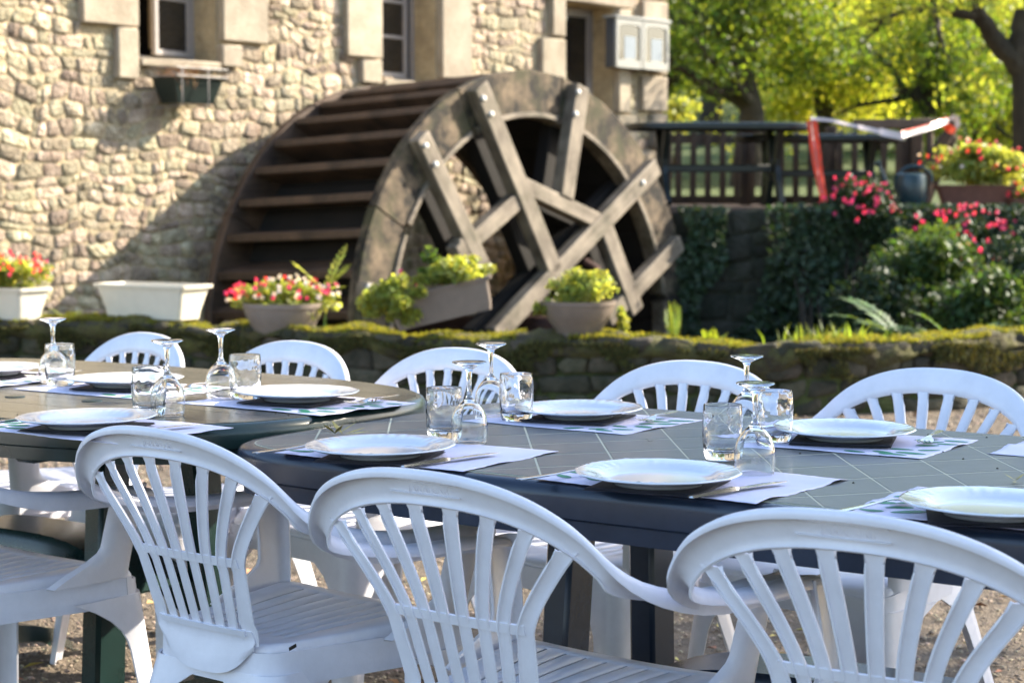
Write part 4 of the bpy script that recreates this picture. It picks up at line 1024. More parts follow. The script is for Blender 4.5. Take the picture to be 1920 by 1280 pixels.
for (px, Y, r0, cx, cy, rr, n, lm, lab) in specs:
    b = at(px, 300, Y); bz = meadow(b.x, Y)-.1; c = at(cx, cy, Y); top = c.z
    trunk = [(b.x, Y, bz), (b.x+.05, Y, bz+(top-bz)*.45), (b.x+(c.x-b.x)*.6-.1, Y+.1, bz+(top-bz)*.8), (c.x, Y, top+rr[2]*.4)]
    mid = Vector(trunk[1]); lims = []
    rn = random.Random(px)
    for k_ in range(7):
        a = rn.uniform(0, 6.28); z0 = rn.uniform(.3, .8)
        p = Vector(trunk[1]).lerp(Vector(trunk[3]), z0-.3); q = Vector((c.x+math.cos(a)*rr[0]*.85, Y+math.sin(a)*rr[1]*.85, c.z+rn.uniform(-.5, .6)*rr[2])); lims.append((p, q, r0*.42, .02))
    tree('tree', lab, (b.x, Y, bz), trunk, lims, [((c.x, Y, c.z), rr, int(n*2.2))], r0, lm, size=.075)
# far wood closing the view behind them
def wood(name, label, x0, x1, Y, z0, z1, n, lm, dy=5, size=.35):
    x = RNG.uniform(x0, x1, n); z = z0+RNG.uniform(0, 1, n)*(z1-z0); y = Y+RNG.uniform(0, dy, n)
    lump = np.array([noise.noise(Vector((a*.25, b*.3, 4))) for a, b in zip(x, z)]); y = y-lump*3
    top = np.array([noise.noise(Vector((a*.12, 8, 0)))*3+z1-2 for a in x]); k = z < top; C = np.stack([x, y, z], 1)[k]
    o = leaves(name, C, size, M[lm], None, .7, .4, .4, .2); tag(o, label, 'wood', kind='stuff')
wood('far_wood', 'dense green woodland closing the view far behind the terrace', -30, 34, 47, 1.5, 15, 80000, 'leaftree', size=.24)
wood('hedge', 'sunlit yellow-green undergrowth behind the terrace fence', 1, 16, 23.5, .9, 2.3, 26000, 'leafyellow', 3.5, .09)
wood('undergrowth', 'green undergrowth in front of the far woodland', -2, 26, 34, 1.2, 4.2, 16000, 'leaftree', 4, .2)

# big tree at the right edge with branches reaching over
Yb = 19.6; b = at(1925, 400, Yb)
tr = [(b.x+.05, Yb, TZ-.1), tuple(at(1922, 250, Yb)), tuple(at(1917, 130, Yb)), tuple(at(1935, 40, Yb)), tuple(at(1960, -120, Yb)), tuple(at(1990, -420, Yb))]
lims = [(at(1915, 128, Yb), at(1868, 78, Yb), .13, .10), (at(1870, 80, Yb), at(1836, 30, Yb-.1), .10, .08), (at(1838, 34, Yb-.1), at(1822, -30, Yb-.3), .08, .06), (at(1832, 30, Yb-.1), at(1745, 12, Yb-.4), .07, .04), (at(1745, 12, Yb-.4), at(1655, 35, Yb-.8), .04, .02),
        (at(1655, 35, Yb-.8), at(1570, 60, Yb-1), .02, .008), (at(1750, 14, Yb-.4), at(1762, 70, Yb-.8), .030, .022), (at(1762, 70, Yb-.8), at(1782, 120, Yb-1), .022, .008), (at(1903, 125, Yb), at(1918, 20, Yb), .12, .08),
        (at(1822, -30, Yb-.3), at(1700, -180, Yb-1.5), .06, .02), (at(1960, -120, Yb), at(1800, -330, Yb-2), .07, .02), (at(1960, -120, Yb), at(2100, -260, Yb+.5), .07, .02), (at(1655, 35, Yb-.8), at(1600, 110, Yb-.8), .015, .005)]
big = tree('big_tree', 'big dark-barked tree at the right edge with a forked branch', (b.x+.05, Yb, TZ-.1), tr, lims,
     [((at(1800, -60, Yb).x, Yb-1, at(1800, -100, Yb).z), (1.9, 1.2, .7), 1100), ((at(2250, -260, Yb).x, Yb+1.5, at(1950, -300, Yb).z), (2.4, 1.8, 1.3), 3600), ((at(1660, 30, Yb).x, Yb-1, at(1660, 15, Yb).z), (1.0, .8, .35), 420), ((at(1850, 150, Yb).x, Yb+.3, at(1850, 150, Yb).z), (.5, .5, .5), 160)], .15, 'leaftree', group=None, size=.085)
# the tree beside the yard whose crown shades the dining tables (out of the frame, right of the camera)
sc_ = Vector((7.8, 5.6, 5.1))
tr = [(8.3, 5.2, 0), (8.2, 5.2, 1.6), (8.0, 5.3, 3.2), (7.9, 5.3, 5.5)]
rn = random.Random(2); lims = [((8.05, 5.25, 3.0+rn.uniform(-.4, .6)), (sc_.x+math.cos(a)*2.4, sc_.y+math.sin(a)*2.1, sc_.z+rn.uniform(-1, 1.2)), .11, .02) for a in [i*.7 for i in range(9)]]
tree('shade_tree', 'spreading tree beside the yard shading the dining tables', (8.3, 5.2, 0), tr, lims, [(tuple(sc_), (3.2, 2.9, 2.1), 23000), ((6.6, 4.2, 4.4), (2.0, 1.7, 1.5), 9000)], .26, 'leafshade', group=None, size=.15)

# ================================================================== DINING TABLES
# table axes: D along the row of tables (towards the right and the camera), Nn square to it (away from the camera)
AX = R(-35.0); Dv = Vector((math.cos(AX), math.sin(AX), 0)); Nv = Vector((-math.sin(AX), math.cos(AX), 0))
def st(s, t, z=0): return Dv*s + Nv*t + Vector((0, 0, z))
def to_st(p): return (p.dot(Dv), p.dot(Nv))
def superell(a, b, e, n=168):
    out = []
    for i in range(n):
        th = 2*math.pi*i/n; c, s = math.cos(th), math.sin(th)
        out.append((a*math.copysign(abs(c)**(2/e), c), b*math.copysign(abs(s)**(2/e), s)))
    return out
def offset_poly(P, d):
    n = len(P); out = []
    for i in range(n):
        a = Vector(P[i-1]); b = Vector(P[(i+1) % n]); t = (b-a).normalized(); nn = Vector((t.y, -t.x)); out.append(tuple(Vector(P[i])-nn*d))
    return out
def clip(poly, hull):              # Sutherland-Hodgman against a convex counter-clockwise hull
    out = list(poly)
    for i in range(len(hull)):
        a = hull[i]; b = hull[(i+1) % len(hull)]; inp = out; out = []
        if not inp: return []
        def side(p): return (b[0]-a[0])*(p[1]-a[1])-(b[1]-a[1])*(p[0]-a[0])
        for k in range(len(inp)):
            p = inp[k]; q = inp[(k+1) % len(inp)]; sp, sq = side(p), side(q)
            if sp >= 0: out.append(p)
            if (sp >= 0) != (sq >= 0):
                f = sp/(sp-sq); out.append((p[0]+(q[0]-p[0])*f, p[1]+(q[1]-p[1])*f))
    return out
def tabletop(t, a, b, e, H, drop, m):
    P = superell(a, b, e); V = []; F = []; n = len(P)
    lv = [(.050, H-.0025), (.030, H-.0010), (.016, H-.0012), (.007, H-.005), (.0015, H-.013), (0, H-.022), (.001, H-drop*.62), (.006, H-drop*.66), (.010, H-drop*.68), (.011, H-drop), (.016, H-drop), (.018, H-.02)]
    for (d, z) in lv: V += [(x, y, z) for (x, y) in offset_poly(P, d)]
    for q in range(len(lv)-1):
        for i in range(n): F.append((q*n+(i+1) % n, q*n+i, (q+1)*n+i, (q+1)*n+(i+1) % n))
    F.append(tuple(range(n)))
    o = mesh('tabletop', V, F, m, t); o.data.set_sharp_from_angle(angle=R(35)); return P
def sawhorse(t, x, H, W, m, foot=True):
    """one end frame of a plastic garden table: two legs, arched foot bar, top bar."""
    for sy in (-1, 1):
        y0 = sy*W*.13; y1 = sy*W*.17
        mb = MB(); mb.beam((x, y0, H-.07), (x*1.03, y1, .10), .055, .085, Vector((0, 1, 0)), .008); mb.build('leg', m, t)
    mb = MB(); mb.box((x, 0, H-.085), (.06, W*.72, .045), bev=.006); mb.build('top_bar', m, t)
    rows_ = []
    for i in range(15):
        f = i/14; y = (f-.5)*W*.86; ar = math.cos((f-.5)*math.pi)**.5 if 0 < f < 1 else 0; z = .03+.10*ar
        c = Vector((x*1.03, y, z)); rows_.append([c+Vector((-.045, 0, -.05*(.4+ar*.6))), c+Vector((-.04, 0, 0)), c+Vector((.04, 0, 0)), c+Vector((.045, 0, -.05*(.4+ar*.6)))])
    MB().sheet(rows_, .006, True).build('foot_bar', m, t)

def stretcher(t, x0, x1, z, m):
    rows_ = []
    for i in range(17):
        f = i/16; x = x0+(x1-x0)*f; u = abs(2*f-1); zz = z-.10*u**3.5; w = .085+.05*u**4
        rows_.append([Vector((x, -w, zz-.075-.05*u**3)), Vector((x, -w*1.0, zz-.012)), Vector((x, -w*.9, zz)), Vector((x, w*.9, zz)), Vector((x, w, zz-.012)), Vector((x, w, zz-.075-.05*u**3))])
    MB().sheet(rows_, .006, True).build('stretcher', m, t)

HT = .74
# ---- tiled table
sA0, sA1 = -2.415, -.45; tA0, tA1 = 2.455, 3.455
Rt = empty('dining_table', tuple(st((sA0+sA1)/2, (tA0+tA1)/2)), AX, 'dark green garden table with a tile-patterned top in the foreground', 'table')
a_, b_ = (sA1-sA0)/2, (tA1-tA0)/2
P = tabletop(Rt, a_, b_, 8, HT, .085, M['tabledark'])
hull = offset_poly(P, .034)
mb = MB(); mb.prism(offset_poly(P, .032), HT-.0035, HT+.0001); mb.build('joint_bed', M['grout'], Rt, smooth=False)
ha = R(53); ca, sa_ = .139, .139; e1 = Vector((math.cos(ha), math.sin(ha)))*.135; e2 = Vector((math.cos(ha), -math.sin(ha)))*.142
gp = .0019
ref = to_st(onz(1632.6, 896, HT)); ox = ref[0]-(sA0+sA1)/2; oy = ref[1]-(tA0+tA1)/2
for i in range(-14, 15):
    for j in range(-14, 15):
        o_ = Vector((ox, oy))+e1*i+e2*j
        if abs(o_.x+e1.x) > a_+.3 or abs(o_.y) > b_+.3: continue
        g1 = e1.normalized()*gp; g2 = e2.normalized()*gp*1.9
        quad = [o_+g1+g2, o_+e2+g1-g2, o_+e1+e2-g1-g2, o_+e1-g1+g2]
        pl = clip([tuple(v) for v in quad], hull)
        if len(pl) < 3 or area(pl) < 2e-4: continue
        cx = sum(p[0] for p in pl)/len(pl); cy = sum(p[1] for p in pl)/len(pl); n = len(pl)
        V = [(x, y, HT-.002) for x, y in pl]+[(x, y, HT+.0003) for x, y in pl]+[(cx+(x-cx)*.985, cy+(y-cy)*.985, HT+.0007) for x, y in pl]
        F = [(k, (k+1) % n, n+(k+1) % n, n+k) for k in range(n)]+[(n+k, n+(k+1) % n, 2*n+(k+1) % n, 2*n+k) for k in range(n)]+[tuple(2*n+k for k in range(n))]
        mesh('tile', V, F, M['tabletop'], Rt, smooth=False)
for x in (-.41, .60): sawhorse(Rt, x, HT, 1.0, M['tabledark'])
stretcher(Rt, -.41, .60, .37, M['tabledark'])
MB().box((.02, 0, HT-.10), (1.6, .05, .06), bev=.008).build('beam', M['tabledark'], Rt)
# ---- planked table
HL = .757
sB1 = -2.425; aL, bL = .88, .515; cL = (sB1-aL, 2.925)
Lt = empty('dining_table', tuple(st(cL[0], cL[1])), AX, 'dark green oval garden table with a brownish planked top at the left', 'table')
P = tabletop(Lt, aL, bL, 3.1, HL, .075, M['tabledark2'])
hull = offset_poly(P, .022)
mb = MB(); mb.prism(offset_poly(P, .021), HL-.0035, HL-.0012); mb.build('groove_bed', M['dark'], Lt, smooth=False)
y = -bL; wpl = 2*bL/9
for k in range(9):
    q_ = [(-aL, y+.0012), (aL, y+.0012), (aL, y+wpl-.0012), (-aL, y+wpl-.0012)]; pl = clip(q_, hull); y += wpl
    if len(pl) < 3: continue
    cx = sum(p[0] for p in pl)/len(pl); cy = sum(p[1] for p in pl)/len(pl); n = len(pl)
    V = [(x, yy, HL-.002) for x, yy in pl]+[(x, yy, HL+.0004) for x, yy in pl]; F = [(i, (i+1) % n, n+(i+1) % n, n+i) for i in range(n)]+[tuple(n+i for i in range(n))]
    mesh('plank', V, F, M['plank'], Lt, smooth=False)
for (x, y) in ((28, 744), (172, 752)):
    s_, t_ = to_st(onz(x, y, HL)); mb = MB().lathe([(0, .0025), (.020, .0025), (.022, .0008)], 24, (s_-cL[0], t_-cL[1], HL)); mb.build('hole_cap', M['tabledark2'], Lt)
for x in (-.46, .315): sawhorse(Lt, x, HL, 1.0, M['tabledark2'])
stretcher(Lt, -.46, .315, .43, M['tabledark2'])
MB().box((0, 0, HL-.10), (1.0, .05, .05), bev=.008).build('beam', M['tabledark2'], Lt)

# ================================================================== CHAIRS (white stackable resin armchair)
CR = .288; CY = .060; ZTOP = .80; YT = -.330
def yb(z): return YT+.107*min(1.02, max(0, ZTOP-z)/.36)
def back(a, z, off=0.0):
    n = Vector((math.sin(a)*CY*.6+math.sin(a)**5*CR*.5, -math.cos(a)*CR)).normalized()
    return Vector((CR*math.sin(a)+n.x*off, yb(z)+CY*(1-math.cos(a))+n.y*off, z))
def dsa(a): return math.sqrt((CR*math.cos(a))**2+(CY*math.sin(a))**2)
def sm(x, a, b): f = max(0, min(1, (x-a)/(b-a))); return f*f*(3-2*f)
def ztop(deg): return .800-.1405*(abs(deg)/75)**2.28
def bandpath():
    half = []
    for i in range(25):
        a = 72*i/24; half.append((back(R(a), ztop(a)), R(a)))
    pts = [Vector(p) for p in [(.282, -.222, .655), (.287, -.180, .643), (.290, -.135, .630), (.291, -.085, .618), (.291, -.035, .611), (.291, .02, .609), (.290, .075, .608), (.288, .120, .606), (.286, .155, .603), (.283, .185, .599), (.280, .205, .593), (.278, .216, .584)]]
    for p in pts: half.append((p, None))
    # smooth the corner between back and arm
    P = [h[0] for h in half]
    for _ in range(3):
        Q2 = P[:]
        for k in range(18, 32): Q2[k] = P[k-1]*.25+P[k]*.5+P[k+1]*.25
        P = Q2
    return [(p, h[1]) for p, h in zip(P, half)]
def band():
    half = bandpath(); n = len(half)
    SB = [(.006, -.056), (.000, -.050), (-.001, -.038), (0, -.026), (.002, -.012), (.006, -.003), (.012, .000), (.020, -.002), (.024, -.008), (.024, -.014)]
    SA = [(-.030, -.016), (-.029, -.008), (-.023, -.001), (-.012, .001), (0, .001), (.010, 0), (.018, -.003), (.023, -.010), (.025, -.020), (.026, -.033)]
    rows_ = []
    full = [(Vector((-p.x, p.y, p.z)), a, True) for (p, a) in half[::-1][:-1]]+[(p, a, False) for (p, a) in half]
    N = len(full)
    for i in range(N):
        p, a, mir = full[i]; pn = full[min(i+1, N-1)][0]; pp = full[max(i-1, 0)][0]; tan = (pn-pp).normalized()
        k = abs(i-(n-1))           # index from the centre
        w = sm(k, 19, 29)
        out = tan.cross(Vector((0, 0, 1))); out.z = 0
        if out.length < .2: out = Vector((1 if not mir else -1, 0, 0))
        out.normalize()
        if k >= n-4: out = Vector((-1 if mir else 1, 0, 0))
        upv = out.cross(tan).normalized()
        upv = Vector((0, 0, 1)).lerp(upv, w).normalized()
        row = []
        for (sb, sa2) in zip(SB, SA):
            o = sb[0]+(sa2[0]-sb[0])*w; h = sb[1]+(sa2[1]-sb[1])*w
            e_ = {0: .62, 1: .84, 2: .95}.get(n-1-k, 1); q = p+out*o*e_+upv*h*(e_ if k > n-4 else 1)
            if w < 1:     # lower part of the band leans with the reclined back
                q.y += (.297*-h)*(1-w) if h < 0 else 0
            row.append(q)
        rows_.append(row)
    return MB().sheet(rows_, .0038, True)
NS = 8
def slat(i, fine=14):
    f = i/(NS-1)*2-1; at_ = 47.0*f; edge = (i in (0, NS-1)); rows_ = []
    z1 = ztop(at_)-.053; z0 = .425 if edge else .448
    for k in range(fine+8):
        g_ = k/(fine+7); z = z0+(z1-z0)*g_
        if z > .565: u = (z-.565)/(z1-.565); deg = f*(24.9+(47.0-24.9)*u**1.35); w = .0225+.0045*u
        else: u = (.565-z)/.12; deg = f*(24.9-3.6*u); w = .0225+.0005*u
        if edge: w += .007+.006*max(0, 1-(z-.44)/.15)
        if edge and z < .46: deg += f*1.2
        a = R(deg); hw = w/2/dsa(a); row = []
        if edge: a += hw*.22*f
        dp = (.0065 if z > .565 else .0035)*(1-sm(z, z1-.02, z1-.008))-.0016*sm(z, z1-.014, z1-.004)
        for (u2, d) in ((-1, dp), (-.93, .002), (-.6, 0), (0, -.0006), (.6, 0), (.93, .002), (1, dp)): row.append(back(a+hw*u2, z, d))
        rows_.append(row)
    return MB().sheet(rows_, .0032, False)
def rail(z, h, amax, thick=.004, off=.001):
    rows_ = [[back(R(a), zz, off) for a in [-amax+2*amax*k/12 for k in range(13)]] for zz in (z-h/2, z+h/2)]
    return MB().sheet(rows_, thick, False)
def backpanel():
    rows_ = []
    for k in range(9):
        f = k/8; row = []
        for j in range(15):
            u = j/14*2-1; a = R(24.3+1.5*(1-f)-3.0*max(0, .35-f)/.35)*u; zt_ = .450; zb_ = .366+.050*abs(u)**3.2; z = zb_+(zt_-zb_)*f
            p = back(a, z, .001)
            k_ = sm(1-f, .1, .9); p.y += (-.229+.010*u*u-p.y)*k_
            row.append(p)
        rows_.append(row)
    return MB().sheet(rows_, .004, False)
def seat_z(x, y):
    z = .428-.010*(1-(x/.22)**2)*(1 if True else 0)+.006*sm(y, -.2, .15)
    if y > .17: z -= .9*(y-.17)**1.9*2.2
    return z
def seat_hw(y): return .158+.074*sm(y, -.24, .2)
def outline(n_c=6):
    pts = []; cr = .05
    c = [(.234, .232), (-.234, .232), (-.150, -.212), (.150, -.212)]
    for (cx, cy), a0 in zip(c, (0, 90, 180, 270)):
        for k in range(n_c):
            a = R(a0+90*k/(n_c-1)); sx = 1 if cx > 0 else -1; sy = 1 if cy > 0 else -1
            pts.append((cx-sx*cr+cr*math.cos(a), cy-sy*cr+cr*math.sin(a)))
    return pts
OUTL = outline()
def to_outline(x, y):
    best = None; d = Vector((x, y-.01)); n = len(OUTL)
    for i in range(n):
        a = Vector(OUTL[i])-Vector((0, .01)); b = Vector(OUTL[(i+1) % n])-Vector((0, .01)); e = b-a; den = d.x*e.y-d.y*e.x
        if abs(den) < 1e-12: continue
        t = (a.x*e.y-a.y*e.x)/den; q = (a.x*d.y-a.y*d.x)/den
        if t > 0 and -1e-6 <= q <= 1+1e-6: best = t if best is None else min(best, t)
    return Vector((d.x*best, d.y*best+.01))
def seat():
    ys = [-.150+.320*k/22 for k in range(23)]; nst = 9; gap = .045
    us = [-1+2*k/nst for k in range(nst+1)]; cols = []
    for u in us: cols += [u-gap/2, u+gap/2] if abs(u) < 1 else [u]
    def P_(u, y):
        x = u*seat_hw(y)*.80; return Vector((x, y, seat_z(x, y)))
    V = [P_(u, y) for y in ys for u in cols]; nc = len(cols); F = []; ny = len(ys)
    for j in range(ny-1):
        for i in range(nc-1):
            if (i % 2 == 1) and (1 <= j < ny-2) and 0 < i < nc-2: continue
            F.append((j*nc+i, j*nc+i+1, (j+1)*nc+i+1, (j+1)*nc+i))
    ring = [i for i in range(nc)]+[j*nc+nc-1 for j in range(1, ny)]+[(ny-1)*nc+i for i in range(nc-2, -1, -1)]+[j*nc for j in range(ny-2, 0, -1)]
    prev = ring; m_ = len(ring)
    for (f, dz) in ((.4, 0), (.75, .001), (.92, -.002), (.985, -.008), (1.003, -.020)):
        new = []
        for r_i in ring:
            p = V[r_i]; o = to_outline(p.x, p.y); q = Vector((p.x, p.y)).lerp(o, f); z = seat_z(q.x, q.y); zr = .424-.012*sm(q.y, .15, .23); z = z+(zr-z)*f**2+dz
            new.append(len(V)); V.append(Vector((q.x, q.y, z)))
        for k in range(m_): F.append((prev[(k+1) % m_], prev[k], new[k], new[(k+1) % m_]))
        prev = new
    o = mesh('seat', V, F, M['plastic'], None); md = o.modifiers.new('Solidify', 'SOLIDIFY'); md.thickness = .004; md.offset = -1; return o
def skirt():
    """apron band round the seat, curved corners."""
    pts = OUTL+[OUTL[0]]; rows_ = []
    for (z, e) in ((.410, 0), (.400, .001), (.380, .003), (.350, .006)):
        rows_.append([Vector((x*(1+e*2), y*(1+e*2), z-(.012 if z > .39 else 0)*sm(y, .16, .232))) for (x, y) in pts])
    return MB().sheet(rows_, .004, True)
def leg(sx, sy):
    cx0, cy0 = (.237, .234) if sy > 0 else (.155, -.214); cx1, cy1 = (.268, .272) if sy > 0 else (.232, -.285); rows_ = []
    for k in range(17):
        f = k/16; z = .372*(1-f); x = cx0+(cx1-cx0)*f; y = cy0+(cy1-cy0)*f
        wy = .043+.030*(1-f)+.115*max(0, (z-.255)/.117)**2.4; wx = .038+.026*(1-f)+.10*max(0, (z-.270)/.102)**2.4; r_ = .040-.010*f
        row = [Vector((sx*x, y-sgn(sy)*wy, z)), Vector((sx*x, y-sgn(sy)*(wy*.6), z)), Vector((sx*x, y-sgn(sy)*r_, z))]
        for q in range(1, 6):
            a = R(90*q/6); row.append(Vector((sx*(x-r_+r_*math.cos(a)), y-sgn(sy)*(r_-r_*math.sin(a)), z)))
        row += [Vector((sx*(x-r_), y, z)), Vector((sx*(x-wx*.75), y, z)), Vector((sx*(x-wx), y-sgn(sy)*.003, z))]
        rows_.append(row)
    return MB().sheet(rows_, .0045, (sx*sy > 0))
def sgn(v): return 1 if v > 0 else -1
def armpost(sx):
    rows_ = []
    for k in range(15):
        f = k/14; z = .410+(.602-.410)*f; x = .236+.034*f**1.4
        y1 = .190+.026*f; w = .150-.075*sm(f, 0, .35)+.004*f; 
        if f < .3: w += .05*((.3-f)/.3)**2
        y0 = y1-w
        rows_.append([Vector((sx*(x-.014), y0, z)), Vector((sx*(x-.003), y0+.008, z)), Vector((sx*x, y0+w*.35, z)), Vector((sx*x, y1-.02, z)), Vector((sx*(x-.003), y1-.006, z)), Vector((sx*(x-.016), y1, z))])
    return MB().sheet(rows_, .0042, sx < 0)
chair0 = empty('armchair', (0, 0, 0))
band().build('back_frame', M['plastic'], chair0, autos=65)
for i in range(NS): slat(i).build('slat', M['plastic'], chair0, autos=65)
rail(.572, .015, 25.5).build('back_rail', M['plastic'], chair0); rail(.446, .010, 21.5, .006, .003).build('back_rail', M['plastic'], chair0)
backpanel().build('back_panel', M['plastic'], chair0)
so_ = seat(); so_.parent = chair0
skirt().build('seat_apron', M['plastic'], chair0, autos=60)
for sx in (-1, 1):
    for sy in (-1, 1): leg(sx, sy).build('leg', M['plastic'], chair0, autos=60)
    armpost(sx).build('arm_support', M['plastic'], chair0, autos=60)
# raised maker's plate on the outside of the back, seen from behind
fc = bpy.data.curves.new('mark', 'FONT'); fc.body = 'JARAFEAR'; fc.size = .017; fc.extrude = .0006; fc.align_x = 'CENTER'; fc.shear = .15
fo = bpy.data.objects.new('mark', fc); COL.objects.link(fo); bpy.context.view_layer.update()
tm = bpy.data.meshes.new_from_object(fo.evaluated_get(bpy.context.evaluated_depsgraph_get())); bpy.data.objects.remove(fo)
for v in tm.vertices:
    x, y, z = v.co; a = x/CR; v.co = back(a, .7645+y*.8, .0035+z*2)
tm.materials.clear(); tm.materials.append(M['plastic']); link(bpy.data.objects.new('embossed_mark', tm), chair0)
rows_ = []; 
fr = MB()
for (z, h) in ((.7615, .0014), (.7790, .0014)):
    fr.sheet([[back(R(a), zz, .0045) for a in [-13+26*k/10-(1.5 if z > .76 else 0) for k in range(11)]] for zz in (z-h/2, z+h/2)], .003)
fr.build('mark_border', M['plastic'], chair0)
CH_USED = [False]
def place_chair(x, y, az, label, group, z=0, yaw=0):
    if not CH_USED[0]: c = chair0; CH_USED[0] = True
    else: c = copy_tree(chair0)
    c.location = (x, y, z); c.rotation_euler = (0, 0, az); tag(c, label, 'chair', group); return c
def chair_by_top(px, py, Z, az, label, group, z=0):
    """put the chair so the top centre of its back sits at the pixel, at depth Z (world Y)."""
    p = at(px, py, Z); off = Matrix.Rotation(az, 3, 'Z') @ Vector((0, YT, 0)); return place_chair(p.x-off.x, p.y-off.y, az, label, group, z)
NG = 'white armchairs on the near side of the tables'; FG = 'white armchairs on the far side of the tables'
for (x, y, w_, lab, g_) in (
    (-1.085, 3.86, 37, 'white plastic armchair cut by the left edge, only its seat and arm showing', NG),
    (-.389, 3.446, 39.5, 'white plastic armchair with its whole slatted back in view, left of centre', NG),
    (.078, 2.960, 37.6, 'white plastic armchair in the middle foreground', NG),
    (.597, 2.624, 34, 'white plastic armchair at the lower right, nearest the camera', NG),
    (-1.267, 5.111, 229, 'white armchair beyond the planked table, leftmost of the far row', FG),
    (-.800, 4.80, 226, 'white armchair beyond the planked table, behind the dried flower', FG),
    (-.364, 4.571, 226, 'white armchair on the far side where the two tables meet', FG),
    (.203, 4.195, 224, 'white armchair on the far side between the two far plates of the tiled table', FG),
    (.716, 4.004, 225, 'white armchair on the far side of the tiled table at the right', FG)):
    place_chair(x, y, R(-w_), lab, g_)

# ================================================================== TABLEWARE
def plate_mesh():
    prof_ = [(0, .004), (.058, .004), (.066, .0), (.070, .0), (.072, .003), (.084, .0075), (.108, .0140), (.124, .0165), (.1265, .0180), (.1255, .0198), (.122, .0196), (.106, .0172), (.094, .0145), (.087, .0102), (.079, .0068), (.070, .0060), (0, .0060)]
    def fn(r, z, t):
        k = 0
        if r > .118: k = .0016*max(0, math.cos(t*12))*(r/.1265)
        if .09 < r < .12 and z > .015: z += .0013*math.cos(t*36)*(1 if math.cos(t*6) > 0 else .15)
        return (r+k, z)
    V = []; F = []; mb = MB().lathe([(max(r, 1e-4), z) for r, z in prof_], 144, fn=fn); return mb
plate0 = plate_mesh().build('dinner_plate', M['porcelain'], None, autos=70)
def fork_mesh():
    mb = MB(); rows_ = []
    for (y, w, z) in ((-.105, .0005, .004), (-.103, .0065, .0042), (-.095, .0085, .0046), (-.07, .0075, .005), (-.03, .005, .006), (.0, .0033, .008), (.02, .0035, .0085), (.032, .006, .007), (.040, .0105, .005), (.050, .0122, .003), (.056, .0125, .0025)):
        rows_.append([Vector((-w, y, z)), Vector((-w*.5, y, z+.0006)), Vector((w*.5, y, z+.0006)), Vector((w, y, z))])
    mb.sheet(rows_, .0016, True)
    for k in range(4):
        x = -.0108+.0072*k; rr = []
        for (y, w, z) in ((.055, .0016, .0026), (.075, .0013, .0035), (.092, .0010, .008), (.100, .0004, .0105)): rr.append([Vector((x-w, y, z)), Vector((x+w, y, z))])
        mb.sheet(rr, .0014, True)
    return mb
fork0 = fork_mesh().build('fork', M['steel'], None)
def knife_mesh():
    mb = MB(); rows_ = []
    for (y, w0, w1, h) in ((-.115, -.001, .001, .002), (-.112, -.006, .006, .003), (-.06, -.0075, .0075, .0055), (-.015, -.006, .006, .006), (-.005, -.0045, .0045, .004)):
        rows_.append([Vector((w0, y, .001)), Vector((w0*.6, y, .001+h)), Vector((w1*.6, y, .001+h)), Vector((w1, y, .001))])
    mb.sheet(rows_, .001, True); rr = []
    for (y, w0, w1) in ((-.006, -.004, .004), (.0, -.010, .007), (.07, -.012, .0075), (.095, -.009, .0075), (.108, .001, .0065)): rr.append([Vector((w0, y, .0022)), Vector(((w0+w1)/2, y, .003)), Vector((w1, y, .0034))])
    mb.sheet(rr, .0010, True); return mb
knife0 = knife_mesh().build('knife', M['steel'], None)
def tumbler_mesh():
    out = [(.0001, .001), (.024, .001), (.0285, .0025), (.0305, .008), (.0318, .016), (.0335, .040), (.0340, .060), (.0330, .080), (.0322, .0925), (.0316, .0940), (.0308, .0935)]
    inn = [(.0308, .0925), (.0316, .080), (.0325, .060), (.0318, .040), (.0298, .022), (.0265, .0165), (.015, .0145), (.0001, .0145)]
    def fn(r, z, t):
        if z < .015 and r > .02 : r *= 1+.018*math.cos(t*14)
        if .02 < z < .085: r *= 1+.004*math.cos(t*9+z*90)
        return r, z
    return MB().lathe(out+inn, 72, fn=fn)
tumb0 = tumbler_mesh().build('tumbler', M['glasswavy'], None, autos=75)
def goblet_mesh():
    # stands upside down: rim on the table, foot in the air
    out = [(.0298, .0003), (.0308, .0006), (.0313, .0015), (.0325, .012), (.0333, .024), (.0330, .036), (.0308, .048), (.0262, .059), (.0190, .0685), (.0110, .0755), (.0064, .081), (.0046, .088), (.0040, .100), (.0042, .114), (.0052, .127), (.0085, .1340), (.0200, .1400), (.0305, .1440), (.0312, .1455), (.0300, .1465), (.0180, .1455), (.0001, .1450)]
    inn = [(.0300, .0012), (.0314, .012), (.0322, .024), (.0319, .036), (.0297, .0475), (.0251, .058), (.0178, .067), (.0098, .0732), (.0045, .0758), (.0001, .0762)]
    return MB().lathe(inn[::-1]+out, 72)
gob0 = goblet_mesh().build('wine_glass', M['glass'], None, autos=75)
protos = {'dinner_plate': plate0, 'fork': fork0, 'knife': knife0, 'tumbler': tumb0, 'wine_glass': gob0}; used = set()
def put(kind, p, rz, label, cat, group, rx=0):
    o = protos[kind] if kind not in used else link(protos[kind].copy()); used.add(kind)
    o.location = p; o.rotation_euler = (rx, 0, rz); tag(o, label, cat, group); return o
